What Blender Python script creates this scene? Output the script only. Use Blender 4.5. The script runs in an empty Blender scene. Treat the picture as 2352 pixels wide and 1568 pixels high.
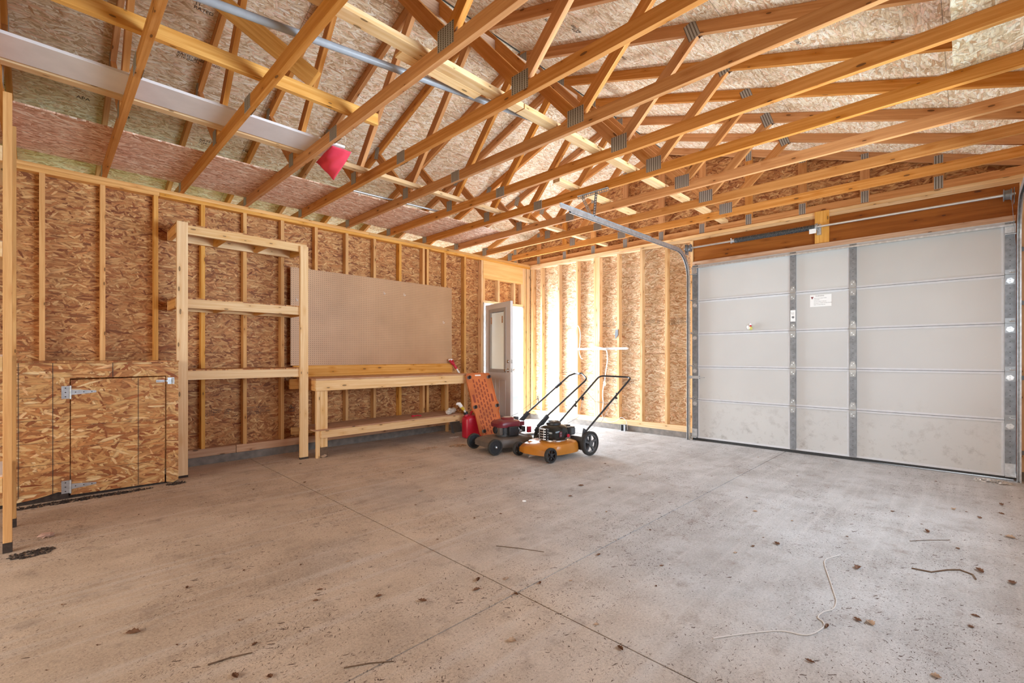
import bpy, math, random
from math import sin, cos, pi, radians, sqrt
from mathutils import Vector, Matrix

SC = bpy.context.scene
COL = SC.collection
# ------------------------------------------------------------------ camera
cam = bpy.data.cameras.new('camera')
cam.sensor_width = 36.0
cam.lens = 1059.0 / 2352.0 * 36.0
cam.shift_y = (818.0 - 784.0) / 2352.0
cam.clip_start = 0.02
camo = bpy.data.objects.new('camera', cam)
COL.objects.link(camo)
camo.location = (-6.446, -5.878, 1.171)
camo.rotation_euler = (radians(90), 0, radians(44.63 - 90))
SC.camera = camo
# ------------------------------------------------------------------ colour management
SC.view_settings.view_transform = 'Standard'
SC.view_settings.look = 'None'
SC.view_settings.gamma = 1.0
SC.view_settings.use_curve_mapping = False
SC.view_settings.exposure = 0.24
SC.cycles.max_bounces = 8
SC.cycles.diffuse_bounces = 7
SC.cycles.glossy_bounces = 3
SC.cycles.use_adaptive_sampling = True
SC.cycles.adaptive_threshold = 0.03
SC.cycles.sample_clamp_indirect = 6.0
SC.cycles.use_denoising = True
# ------------------------------------------------------------------ world: bright overcast sky
w = bpy.data.worlds.new('sky'); SC.world = w; w.use_nodes = True
nt = w.node_tree; bg = nt.nodes['Background']
bg.inputs['Color'].default_value = (0.86, 0.93, 1.0, 1)
bg.inputs['Strength'].default_value = 2.6


def area(name, loc, direction, sx, sy, power, color):
    l = bpy.data.lights.new(name, 'AREA'); l.shape = 'RECTANGLE'; l.size = sx; l.size_y = sy
    l.energy = power; l.color = color
    o = bpy.data.objects.new(name, l); COL.objects.link(o)
    o.location = loc
    o.rotation_euler = Vector(direction).to_track_quat('-Z', 'Y').to_euler()
    return o


# daylight of the open side door, plus lamps added at unseen openings
area('daylight_side_door', (-0.72, 0.35, 1.15), (-0.30, -1, -0.14), 0.95, 1.9, 230, (0.74, 0.87, 1.0))
area('added_door_uplight', (-0.72, 0.22, 0.45), (-0.2, -1, 0.60), 0.9, 0.7, 80, (0.84, 0.92, 1.0))  # lamp added low in the doorway, aimed up as bounced light
area('added_window_light', (-2.9, -6.95, 1.75), (0, 1, -0.12), 3.3, 1.3, 85, (0.62, 0.80, 1.0))  # lamp added at the unseen window for cool light from the side
area('added_window_uplight', (-2.0, -9.1, 0.05), (-0.22, 1, 0.62), 4.6, 3.0, 1550, (0.74, 0.87, 1.0))  # lamp added outside, aimed up through the window to brighten roof undersides
bay = area('added_warm_bay', (-10.6, -3.2, 1.5), (1, 0.12, -0.36), 4.6, 1.4, 58, (1.0, 0.80, 0.58))  # warm lamp added at the unseen bay to brown the shelf-side floor
bay.data.spread = radians(105)

R = random.Random(7)


def V(x, t, z):
    return Vector((x, -t, z))


# ================================================================== materials
def new_mat(name):
    m = bpy.data.materials.new(name); m.use_nodes = True
    nt = m.node_tree
    b = nt.nodes['Principled BSDF']
    return m, nt, b


def link(nt, a, b):
    nt.links.new(a, b)


def node(nt, typ, **kw):
    n = nt.nodes.new(typ)
    for k, v in kw.items():
        if k == 'inputs':
            for kk, vv in v.items():
                n.inputs[kk].default_value = vv
        else:
            setattr(n, k, v)
    return n


def math_n(nt, op, a, b=None, clamp=False):
    n = nt.nodes.new('ShaderNodeMath'); n.operation = op; n.use_clamp = clamp
    for i, x in enumerate((a, b)):
        if x is None: continue
        if isinstance(x, (int, float)): n.inputs[i].default_value = x
        else: nt.links.new(x, n.inputs[i])
    return n.outputs[0]


def mix_c(nt, fac, a, b, blend='MIX'):
    n = nt.nodes.new('ShaderNodeMix'); n.data_type = 'RGBA'; n.blend_type = blend
    for i, x in ((0, fac), (6, a), (7, b)):
        if isinstance(x, (int, float)): n.inputs[i].default_value = x
        elif isinstance(x, tuple): n.inputs[i].default_value = (*x, 1) if len(x) == 3 else x
        else: nt.links.new(x, n.inputs[i])
    return n.outputs[2]


def ramp(nt, fac, stops, interp='LINEAR'):
    n = nt.nodes.new('ShaderNodeValToRGB'); cr = n.color_ramp; cr.interpolation = interp
    while len(cr.elements) > 1: cr.elements.remove(cr.elements[-1])
    cr.elements[0].position = stops[0][0]; cr.elements[0].color = (*stops[0][1], 1)
    for p, c in stops[1:]:
        e = cr.elements.new(p); e.color = (*c, 1)
    nt.links.new(fac, n.inputs[0])
    return n.outputs[0]


def simple(name, col, rough=0.5, metal=0.0, spec=0.5, noise=0.0, nscale=20.0, bump=0.0):
    m, nt, b = new_mat(name)
    b.inputs['Roughness'].default_value = rough
    b.inputs['Metallic'].default_value = metal
    b.inputs['Specular IOR Level'].default_value = spec
    tc = node(nt, 'ShaderNodeTexCoord')
    nz = node(nt, 'ShaderNodeTexNoise', inputs={'Scale': nscale, 'Detail': 5.0})
    link(nt, tc.outputs['Object'], nz.inputs['Vector'])
    k = noise
    d = tuple(max(0, c * (1 - k)) for c in col); l = tuple(min(1, c * (1 + k)) for c in col)
    c = ramp(nt, nz.outputs['Fac'], [(0.3, d), (0.7, l)])
    link(nt, c, b.inputs['Base Color'])
    if bump:
        bp = node(nt, 'ShaderNodeBump', inputs={'Strength': bump, 'Distance': 0.003})
        link(nt, nz.outputs['Fac'], bp.inputs['Height']); link(nt, bp.outputs[0], b.inputs['Normal'])
    return m


def osb_mat(name, palette, dark, scale=1.0, seam_u=None, seam_v=1.22, seam_w=0.003, contrast=1.0):
    """strand board: several layers of long flakes at different angles, the layer with the highest value on top"""
    m, nt, b = new_mat(name)
    uv = node(nt, 'ShaderNodeUVMap')
    geo = uv.outputs[0]
    wn = node(nt, 'ShaderNodeTexNoise', inputs={'Scale': 5.0, 'Detail': 2.0})
    link(nt, geo, wn.inputs['Vector'])
    wm = node(nt, 'ShaderNodeVectorMath', operation='SCALE'); wm.inputs['Scale'].default_value = 0.012
    link(nt, wn.outputs['Color'], wm.inputs[0])
    wa = node(nt, 'ShaderNodeVectorMath', operation='ADD')
    link(nt, geo, wa.inputs[0]); link(nt, wm.outputs[0], wa.inputs[1])
    src = wa.outputs[0]
    best_v = None; best_c = None; best_e = None
    for i, (ang, ln, wd) in enumerate(((2, 0.100, 0.015), (-17, 0.105, 0.021), (27, 0.085, 0.016), (-49, 0.075, 0.019), (66, 0.060, 0.016))):
        mp = node(nt, 'ShaderNodeMapping')
        mp.inputs['Rotation'].default_value = (0, 0, radians(ang))
        mp.inputs['Location'].default_value = (i * 3.17, i * 1.71, 0)
        link(nt, src, mp.inputs['Vector'])
        mp2 = node(nt, 'ShaderNodeMapping')
        mp2.inputs['Scale'].default_value = (1 / (ln * scale), 1 / (wd * scale), 1)
        link(nt, mp.outputs[0], mp2.inputs['Vector'])
        vo = node(nt, 'ShaderNodeTexVoronoi'); vo.voronoi_dimensions = '2D'; vo.feature = 'F1'
        vo.inputs['Scale'].default_value = 1.0
        link(nt, mp2.outputs[0], vo.inputs['Vector'])
        sp = node(nt, 'ShaderNodeSeparateColor'); link(nt, vo.outputs['Color'], sp.inputs[0])
        v, c, e, hh = sp.outputs[0], sp.outputs[1], vo.outputs['Distance'], sp.outputs[2]
        v = math_n(nt, 'SUBTRACT', math_n(nt, 'SUBTRACT', v, i * 0.05), math_n(nt, 'MULTIPLY', math_n(nt, 'POWER', e, 3.0), 0.9))
        if best_v is None:
            best_v, best_c, best_e, best_h = v, c, e, hh
        else:
            g = math_n(nt, 'GREATER_THAN', v, best_v)
            mc = node(nt, 'ShaderNodeMix'); mc.data_type = 'FLOAT'
            link(nt, g, mc.inputs[0]); link(nt, best_c, mc.inputs[2]); link(nt, c, mc.inputs[3])
            me = node(nt, 'ShaderNodeMix'); me.data_type = 'FLOAT'
            link(nt, g, me.inputs[0]); link(nt, best_e, me.inputs[2]); link(nt, e, me.inputs[3])
            mh = node(nt, 'ShaderNodeMix'); mh.data_type = 'FLOAT'
            link(nt, g, mh.inputs[0]); link(nt, best_h, mh.inputs[2]); link(nt, hh, mh.inputs[3])
            best_v = math_n(nt, 'MAXIMUM', v, best_v); best_c = mc.outputs[0]; best_e = me.outputs[0]; best_h = mh.outputs[0]
    # grain inside each flake
    mg = node(nt, 'ShaderNodeMapping'); mg.inputs['Scale'].default_value = (26, 150, 1); mg.inputs['Rotation'].default_value = (0, 0, radians(6))
    link(nt, src, mg.inputs['Vector'])
    gn = node(nt, 'ShaderNodeTexNoise', inputs={'Scale': 1.0, 'Detail': 5.0, 'Roughness': 0.65})
    link(nt, mg.outputs[0], gn.inputs['Vector'])
    col = ramp(nt, best_c, palette)
    g2 = math_n(nt, 'ADD', math_n(nt, 'MULTIPLY', gn.outputs['Fac'], 0.95), 0.52)
    cc = node(nt, 'ShaderNodeCombineColor')
    for k in range(3): link(nt, g2, cc.inputs[k])
    col = mix_c(nt, 1.0, col, cc.outputs[0], 'MULTIPLY')
    # thin dark resin edge where the winning flake ends
    ed = math_n(nt, 'MULTIPLY', math_n(nt, 'SUBTRACT', best_e, 0.36), 2.4 * contrast, True)
    col = mix_c(nt, math_n(nt, 'MULTIPLY', ed, 0.75), col, dark)
    low = math_n(nt, 'LESS_THAN', best_v, 0.30)
    col = mix_c(nt, math_n(nt, 'MULTIPLY', low, 0.22), col, dark)
    col = mix_c(nt, math_n(nt, 'MULTIPLY', math_n(nt, 'SUBTRACT', best_h, 0.55), 1.6, True), col, mix_c(nt, 1.0, col, (0.95, 0.70, 0.60), 'MULTIPLY'))
    # big tone drift
    bn = node(nt, 'ShaderNodeTexNoise', inputs={'Scale': 0.8, 'Detail': 1.0}); link(nt, geo, bn.inputs['Vector'])
    col = mix_c(nt, math_n(nt, 'MULTIPLY', math_n(nt, 'SUBTRACT', bn.outputs['Fac'], 0.45), 0.8, True), col, mix_c(nt, 1.0, col, (0.86, 0.74, 0.62), 'MULTIPLY'))
    sx = node(nt, 'ShaderNodeSeparateXYZ'); link(nt, geo, sx.inputs[0])
    for ax, sp_, wd in ((1, seam_v, seam_w), (0, seam_u, seam_w * 0.9)):
        if not sp_: continue
        f = math_n(nt, 'LESS_THAN', math_n(nt, 'MODULO', math_n(nt, 'ADD', sx.outputs[ax], 100 * sp_ + 0.011), sp_), wd)
        col = mix_c(nt, math_n(nt, 'MULTIPLY', f, 0.8), col, (0.05, 0.03, 0.02))
    link(nt, col, b.inputs['Base Color'])
    b.inputs['Roughness'].default_value = 0.62
    b.inputs['Specular IOR Level'].default_value = 0.3
    bp = node(nt, 'ShaderNodeBump', inputs={'Strength': 0.45, 'Distance': 0.003})
    link(nt, best_c, bp.inputs['Height']); link(nt, bp.outputs[0], b.inputs['Normal'])
    return m


def wood_mat(name, light, darkc, knot=0.5, rough=0.65, vary=0.12, grain=1.0, rot_z=None):
    """sawn softwood: grain runs along u, knots here and there"""
    m, nt, b = new_mat(name)
    uv = node(nt, 'ShaderNodeUVMap'); oi = node(nt, 'ShaderNodeObjectInfo')
    off = node(nt, 'ShaderNodeCombineXYZ')
    link(nt, math_n(nt, 'MULTIPLY', oi.outputs['Random'], 37.0), off.inputs[0])
    link(nt, math_n(nt, 'MULTIPLY', oi.outputs['Random'], 11.3), off.inputs[1])
    ad = node(nt, 'ShaderNodeVectorMath', operation='ADD'); link(nt, uv.outputs[0], ad.inputs[0]); link(nt, off.outputs[0], ad.inputs[1])
    src = ad.outputs[0]
    # knots bend the grain
    mk = node(nt, 'ShaderNodeMapping'); mk.inputs['Scale'].default_value = (4.2, 13.0, 1); link(nt, src, mk.inputs['Vector'])
    vk = node(nt, 'ShaderNodeTexVoronoi'); vk.voronoi_dimensions = '2D'; vk.inputs['Scale'].default_value = 1.0
    link(nt, mk.outputs[0], vk.inputs['Vector'])
    kd = vk.outputs['Distance']
    ks = node(nt, 'ShaderNodeSeparateColor'); link(nt, vk.outputs['Color'], ks.inputs[0])
    has = math_n(nt, 'GREATER_THAN', ks.outputs[0], 1.0 - knot)
    halo = math_n(nt, 'MULTIPLY', has, math_n(nt, 'SUBTRACT', 1.0, math_n(nt, 'MULTIPLY', kd, 3.2), True))
    core = math_n(nt, 'MULTIPLY', has, math_n(nt, 'LESS_THAN', kd, math_n(nt, 'MULTIPLY', ks.outputs[1], 0.115)))
    mg = node(nt, 'ShaderNodeMapping'); mg.inputs['Scale'].default_value = (1.3, 42 * grain, 1); link(nt, src, mg.inputs['Vector'])
    gn = node(nt, 'ShaderNodeTexNoise', inputs={'Scale': 1.0, 'Detail': 4.0, 'Distortion': 0.6}); link(nt, mg.outputs[0], gn.inputs['Vector'])
    mf = node(nt, 'ShaderNodeMapping'); mf.inputs['Scale'].default_value = (12, 420, 1); link(nt, src, mf.inputs['Vector'])
    fn = node(nt, 'ShaderNodeTexNoise', inputs={'Scale': 1.0, 'Detail': 2.0}); link(nt, mf.outputs[0], fn.inputs['Vector'])
    s = math_n(nt, 'ADD', math_n(nt, 'MULTIPLY', gn.outputs['Fac'], 0.8), math_n(nt, 'MULTIPLY', fn.outputs['Fac'], 0.25))
    s = math_n(nt, 'ADD', s, math_n(nt, 'MULTIPLY', halo, -0.25))
    col = ramp(nt, s, [(0.30, darkc), (0.52, tuple((a + c) / 2 for a, c in zip(light, darkc))), (0.68, light)])
    # board to board tone
    hv = node(nt, 'ShaderNodeHueSaturation')
    link(nt, math_n(nt, 'ADD', math_n(nt, 'MULTIPLY', oi.outputs['Random'], 2 * vary), 1.0 - vary), hv.inputs['Value'])
    link(nt, math_n(nt, 'ADD', math_n(nt, 'MULTIPLY', math_n(nt, 'FRACT', math_n(nt, 'MULTIPLY', oi.outputs['Random'], 7.3)), 0.16), 0.96), hv.inputs['Saturation'])
    link(nt, col, hv.inputs['Color'])
    col = mix_c(nt, math_n(nt, 'MULTIPLY', core, 0.85), hv.outputs[0], tuple(c * 0.28 for c in darkc))
    link(nt, col, b.inputs['Base Color'])
    b.inputs['Roughness'].default_value = rough
    b.inputs['Specular IOR Level'].default_value = 0.3
    bp = node(nt, 'ShaderNodeBump', inputs={'Strength': 0.15, 'Distance': 0.001})
    link(nt, fn.outputs['Fac'], bp.inputs['Height']); link(nt, bp.outputs[0], b.inputs['Normal'])
    return m


M = {}
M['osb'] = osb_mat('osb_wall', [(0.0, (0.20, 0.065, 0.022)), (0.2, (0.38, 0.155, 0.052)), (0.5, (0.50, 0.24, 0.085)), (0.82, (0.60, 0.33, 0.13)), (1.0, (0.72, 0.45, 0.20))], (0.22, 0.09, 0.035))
M['osb_gable'] = osb_mat('osb_gable', [(0.0, (0.42, 0.24, 0.12)), (0.2, (0.58, 0.39, 0.22)), (0.5, (0.70, 0.52, 0.33)), (0.82, (0.80, 0.65, 0.46)), (1.0, (0.90, 0.79, 0.62))], (0.30, 0.15, 0.07))  # fresher board, with the side door's haze also put into its colours
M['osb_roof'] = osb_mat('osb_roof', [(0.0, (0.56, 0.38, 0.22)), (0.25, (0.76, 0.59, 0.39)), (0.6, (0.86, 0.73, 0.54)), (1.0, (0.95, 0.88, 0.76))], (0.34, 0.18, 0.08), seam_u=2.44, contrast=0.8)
M['osb_box'] = osb_mat('osb_cabinet', [(0.0, (0.26, 0.085, 0.03)), (0.2, (0.46, 0.20, 0.07)), (0.55, (0.60, 0.33, 0.125)), (0.85, (0.70, 0.44, 0.19)), (1.0, (0.84, 0.62, 0.34))], (0.22, 0.09, 0.035), scale=1.3, seam_u=None, seam_v=None)
M['osb_shelf'] = osb_mat('osb_platform', [(0.0, (0.50, 0.25, 0.15)), (0.3, (0.72, 0.45, 0.31)), (0.7, (0.86, 0.62, 0.47)), (1.0, (0.96, 0.84, 0.72))], (0.34, 0.15, 0.08), seam_u=None, seam_v=None)
M['pine'] = wood_mat('pine', (0.77, 0.45, 0.175), (0.56, 0.26, 0.075))
M['truss'] = wood_mat('truss_pine', (0.63, 0.305, 0.115), (0.44, 0.170, 0.048), knot=0.35, vary=0.09)
M['pale'] = wood_mat('fresh_pine', (0.85, 0.62, 0.36), (0.70, 0.42, 0.19), knot=0.5)
M['wallpine'] = wood_mat('hazed_wall_pine', (0.80, 0.56, 0.33), (0.60, 0.35, 0.16))  # pine paled to carry the side door's light haze in its colour
M['brown'] = wood_mat('header_fir', (0.36, 0.135, 0.045), (0.22, 0.07, 0.022), knot=0.2, grain=0.6)
M['ply'] = wood_mat('header_plywood', (0.84, 0.54, 0.22), (0.68, 0.38, 0.12), knot=0.05, grain=0.4)
M['oldwood'] = wood_mat('weathered_pine', (0.66, 0.44, 0.30), (0.44, 0.24, 0.14))
M['primed'] = simple('primed_board', (0.74, 0.70, 0.70), 0.5, noise=0.05, nscale=8)
M['conc'] = simple('curb_concrete', (0.20, 0.17, 0.145), 0.9, noise=0.25, nscale=14, bump=0.4)
M['galv'] = simple('galvanised_steel', (0.52, 0.54, 0.56), 0.42, 0.85, noise=0.18, nscale=30)
M['galv_dull'] = simple('dull_galvanised', (0.22, 0.23, 0.245), 0.5, 0.6, noise=0.2, nscale=25)
M['steel'] = simple('bright_steel', (0.68, 0.70, 0.72), 0.3, 0.9, noise=0.06)
M['spring'] = simple('oiled_spring', (0.13, 0.14, 0.15), 0.4, 0.7, noise=0.2, nscale=50)
M['black'] = simple('black_plastic', (0.022, 0.022, 0.025), 0.42, noise=0.2)
M['gloss_black'] = simple('gloss_black', (0.014, 0.017, 0.017), 0.16, noise=0.1)
M['rubber'] = simple('tyre_rubber', (0.035, 0.034, 0.033), 0.8, noise=0.25, nscale=60)
M['grey_plastic'] = simple('grey_plastic', (0.09, 0.095, 0.10), 0.5, noise=0.1)
M['red'] = simple('red_plastic', (0.50, 0.012, 0.035), 0.35, noise=0.08)
M['maroon'] = simple('maroon_shroud', (0.17, 0.018, 0.028), 0.28, noise=0.1)
M['yellow'] = simple('yellow_enamel', (0.50, 0.19, 0.022), 0.27, noise=0.10, nscale=7)
M['deckgrey'] = simple('dusty_deck_enamel', (0.125, 0.10, 0.082), 0.5, noise=0.25, nscale=9)
M['orange'] = simple('orange_plastic', (0.55, 0.16, 0.05), 0.42, noise=0.28, nscale=4)
M['slotred'] = simple('slot_shadow_red', (0.27, 0.05, 0.025), 0.6)
M['white'] = simple('white_plastic', (0.85, 0.85, 0.84), 0.4, noise=0.03)
M['doorleaf'] = simple('grey_door_enamel', (0.70, 0.70, 0.71), 0.4, noise=0.03, nscale=3)
M['jamb'] = simple('white_jamb_paint', (0.86, 0.86, 0.85), 0.4, noise=0.02)
M['blind'] = simple('blind_fabric', (0.78, 0.80, 0.80), 0.5)
M['pvc'] = simple('grey_pvc', (0.33, 0.35, 0.38), 0.35, noise=0.08)
M['ink'] = simple('stamp_ink', (0.05, 0.04, 0.035), 0.7)
M['cloth'] = simple('red_cloth', (0.70, 0.045, 0.085), 0.75, noise=0.10, nscale=9)
M['leaf'] = simple('dry_leaf', (0.17, 0.075, 0.035), 0.7, noise=0.4, nscale=30)
M['leafpale'] = simple('pale_leaf', (0.44, 0.30, 0.20), 0.7, noise=0.3, nscale=30)
M['twig'] = simple('twig_bark', (0.14, 0.085, 0.05), 0.8, noise=0.3)
M['string'] = simple('white_string', (0.62, 0.58, 0.54), 0.8)
M['paper'] = simple('white_label', (0.82, 0.82, 0.80), 0.5)
M['brass'] = simple('satin_nickel', (0.62, 0.60, 0.56), 0.25, 0.9)
M['mud'] = simple('dark_soil', (0.05, 0.035, 0.028), 0.95, noise=0.4, nscale=40, bump=0.8)
M['hinge'] = simple('hinge_steel', (0.30, 0.31, 0.32), 0.4, 0.7, noise=0.15)
M['glaze'] = simple('glazing_bead', (0.42, 0.41, 0.40), 0.5, noise=0.04)
M['rail'] = simple('rail_white', (0.60, 0.60, 0.61), 0.45, noise=0.04)
M['glassgrey'] = simple('fuel_cap', (0.17, 0.18, 0.18), 0.4)
M['gusset'] = None


def gusset_mat():
    m, nt, b = new_mat('gusset_plate_steel')
    tc = node(nt, 'ShaderNodeTexCoord'); s = node(nt, 'ShaderNodeSeparateXYZ'); link(nt, tc.outputs['UV'], s.inputs[0])
    a = math_n(nt, 'ABSOLUTE', math_n(nt, 'SINE', math_n(nt, 'MULTIPLY', s.outputs[1], pi / 0.022)))
    c = math_n(nt, 'ABSOLUTE', math_n(nt, 'SINE', math_n(nt, 'MULTIPLY', s.outputs[0], pi / 0.0125)))
    f = math_n(nt, 'MULTIPLY', math_n(nt, 'GREATER_THAN', a, 0.80), math_n(nt, 'GREATER_THAN', c, 0.35))
    col = mix_c(nt, f, (0.42, 0.40, 0.37), (0.10, 0.07, 0.05))
    link(nt, col, b.inputs['Base Color'])
    b.inputs['Metallic'].default_value = 0.55; b.inputs['Roughness'].default_value = 0.5
    bp = node(nt, 'ShaderNodeBump', inputs={'Strength': 0.5, 'Distance': 0.002}); bp.invert = True
    link(nt, f, bp.inputs['Height']); link(nt, bp.outputs[0], b.inputs['Normal'])
    return m


M['gusset'] = gusset_mat()


def sheer(name, col, trans, rough=0.5):
    m, nt, b = new_mat(name)
    out = [n for n in nt.nodes if n.type == 'OUTPUT_MATERIAL'][0]
    t = node(nt, 'ShaderNodeBsdfTranslucent'); t.inputs[0].default_value = (*col, 1)
    mx = node(nt, 'ShaderNodeMixShader'); mx.inputs[0].default_value = trans
    b.inputs['Base Color'].default_value = (*col, 1); b.inputs['Roughness'].default_value = rough
    link(nt, b.outputs[0], mx.inputs[1]); link(nt, t.outputs[0], mx.inputs[2]); link(nt, mx.outputs[0], out.inputs[0])
    return m


def thin_glass(name):
    m, nt, b = new_mat(name)
    out = [n for n in nt.nodes if n.type == 'OUTPUT_MATERIAL'][0]
    t = node(nt, 'ShaderNodeBsdfTransparent'); t.inputs[0].default_value = (.93, .96, .96, 1)
    g = node(nt, 'ShaderNodeBsdfGlossy'); g.inputs['Roughness'].default_value = 0.03
    fr = node(nt, 'ShaderNodeFresnel'); fr.inputs[0].default_value = 1.45
    mx = node(nt, 'ShaderNodeMixShader'); link(nt, fr.outputs[0], mx.inputs[0])
    link(nt, t.outputs[0], mx.inputs[1]); link(nt, g.outputs[0], mx.inputs[2]); link(nt, mx.outputs[0], out.inputs[0])
    return m


M['blind'] = sheer('blind_slats', (0.88, 0.90, 0.92), 0.65)
M['glass'] = thin_glass('window_glass')


def peg_mat():
    m, nt, b = new_mat('pegboard_hardboard')
    uv = node(nt, 'ShaderNodeUVMap')
    sc = node(nt, 'ShaderNodeVectorMath', operation='SCALE'); sc.inputs['Scale'].default_value = 1 / 0.0254; link(nt, uv.outputs[0], sc.inputs[0])
    fr = node(nt, 'ShaderNodeVectorMath', operation='FRACTION'); link(nt, sc.outputs[0], fr.inputs[0])
    sb = node(nt, 'ShaderNodeVectorMath', operation='SUBTRACT'); link(nt, fr.outputs[0], sb.inputs[0]); sb.inputs[1].default_value = (0.5, 0.5, 0)
    fx = node(nt, 'ShaderNodeSeparateXYZ'); link(nt, sb.outputs[0], fx.inputs[0])
    d = math_n(nt, 'SQRT', math_n(nt, 'ADD', math_n(nt, 'POWER', fx.outputs[0], 2.0), math_n(nt, 'POWER', fx.outputs[1], 2.0)))
    hole = math_n(nt, 'LESS_THAN', d, 0.15)
    nz = node(nt, 'ShaderNodeTexNoise', inputs={'Scale': 2.0, 'Detail': 4.0}); link(nt, uv.outputs[0], nz.inputs['Vector'])
    base = ramp(nt, nz.outputs['Fac'], [(0.3, (0.44, 0.255, 0.13)), (0.7, (0.54, 0.325, 0.175))])
    col = mix_c(nt, hole, base, (0.08, 0.04, 0.02))
    link(nt, col, b.inputs['Base Color']); b.inputs['Roughness'].default_value = 0.5
    bp = node(nt, 'ShaderNodeBump', inputs={'Strength': 0.6, 'Distance': 0.003}); bp.invert = True
    link(nt, hole, bp.inputs['Height']); link(nt, bp.outputs[0], b.inputs['Normal'])
    return m


M['peg'] = peg_mat()


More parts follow.
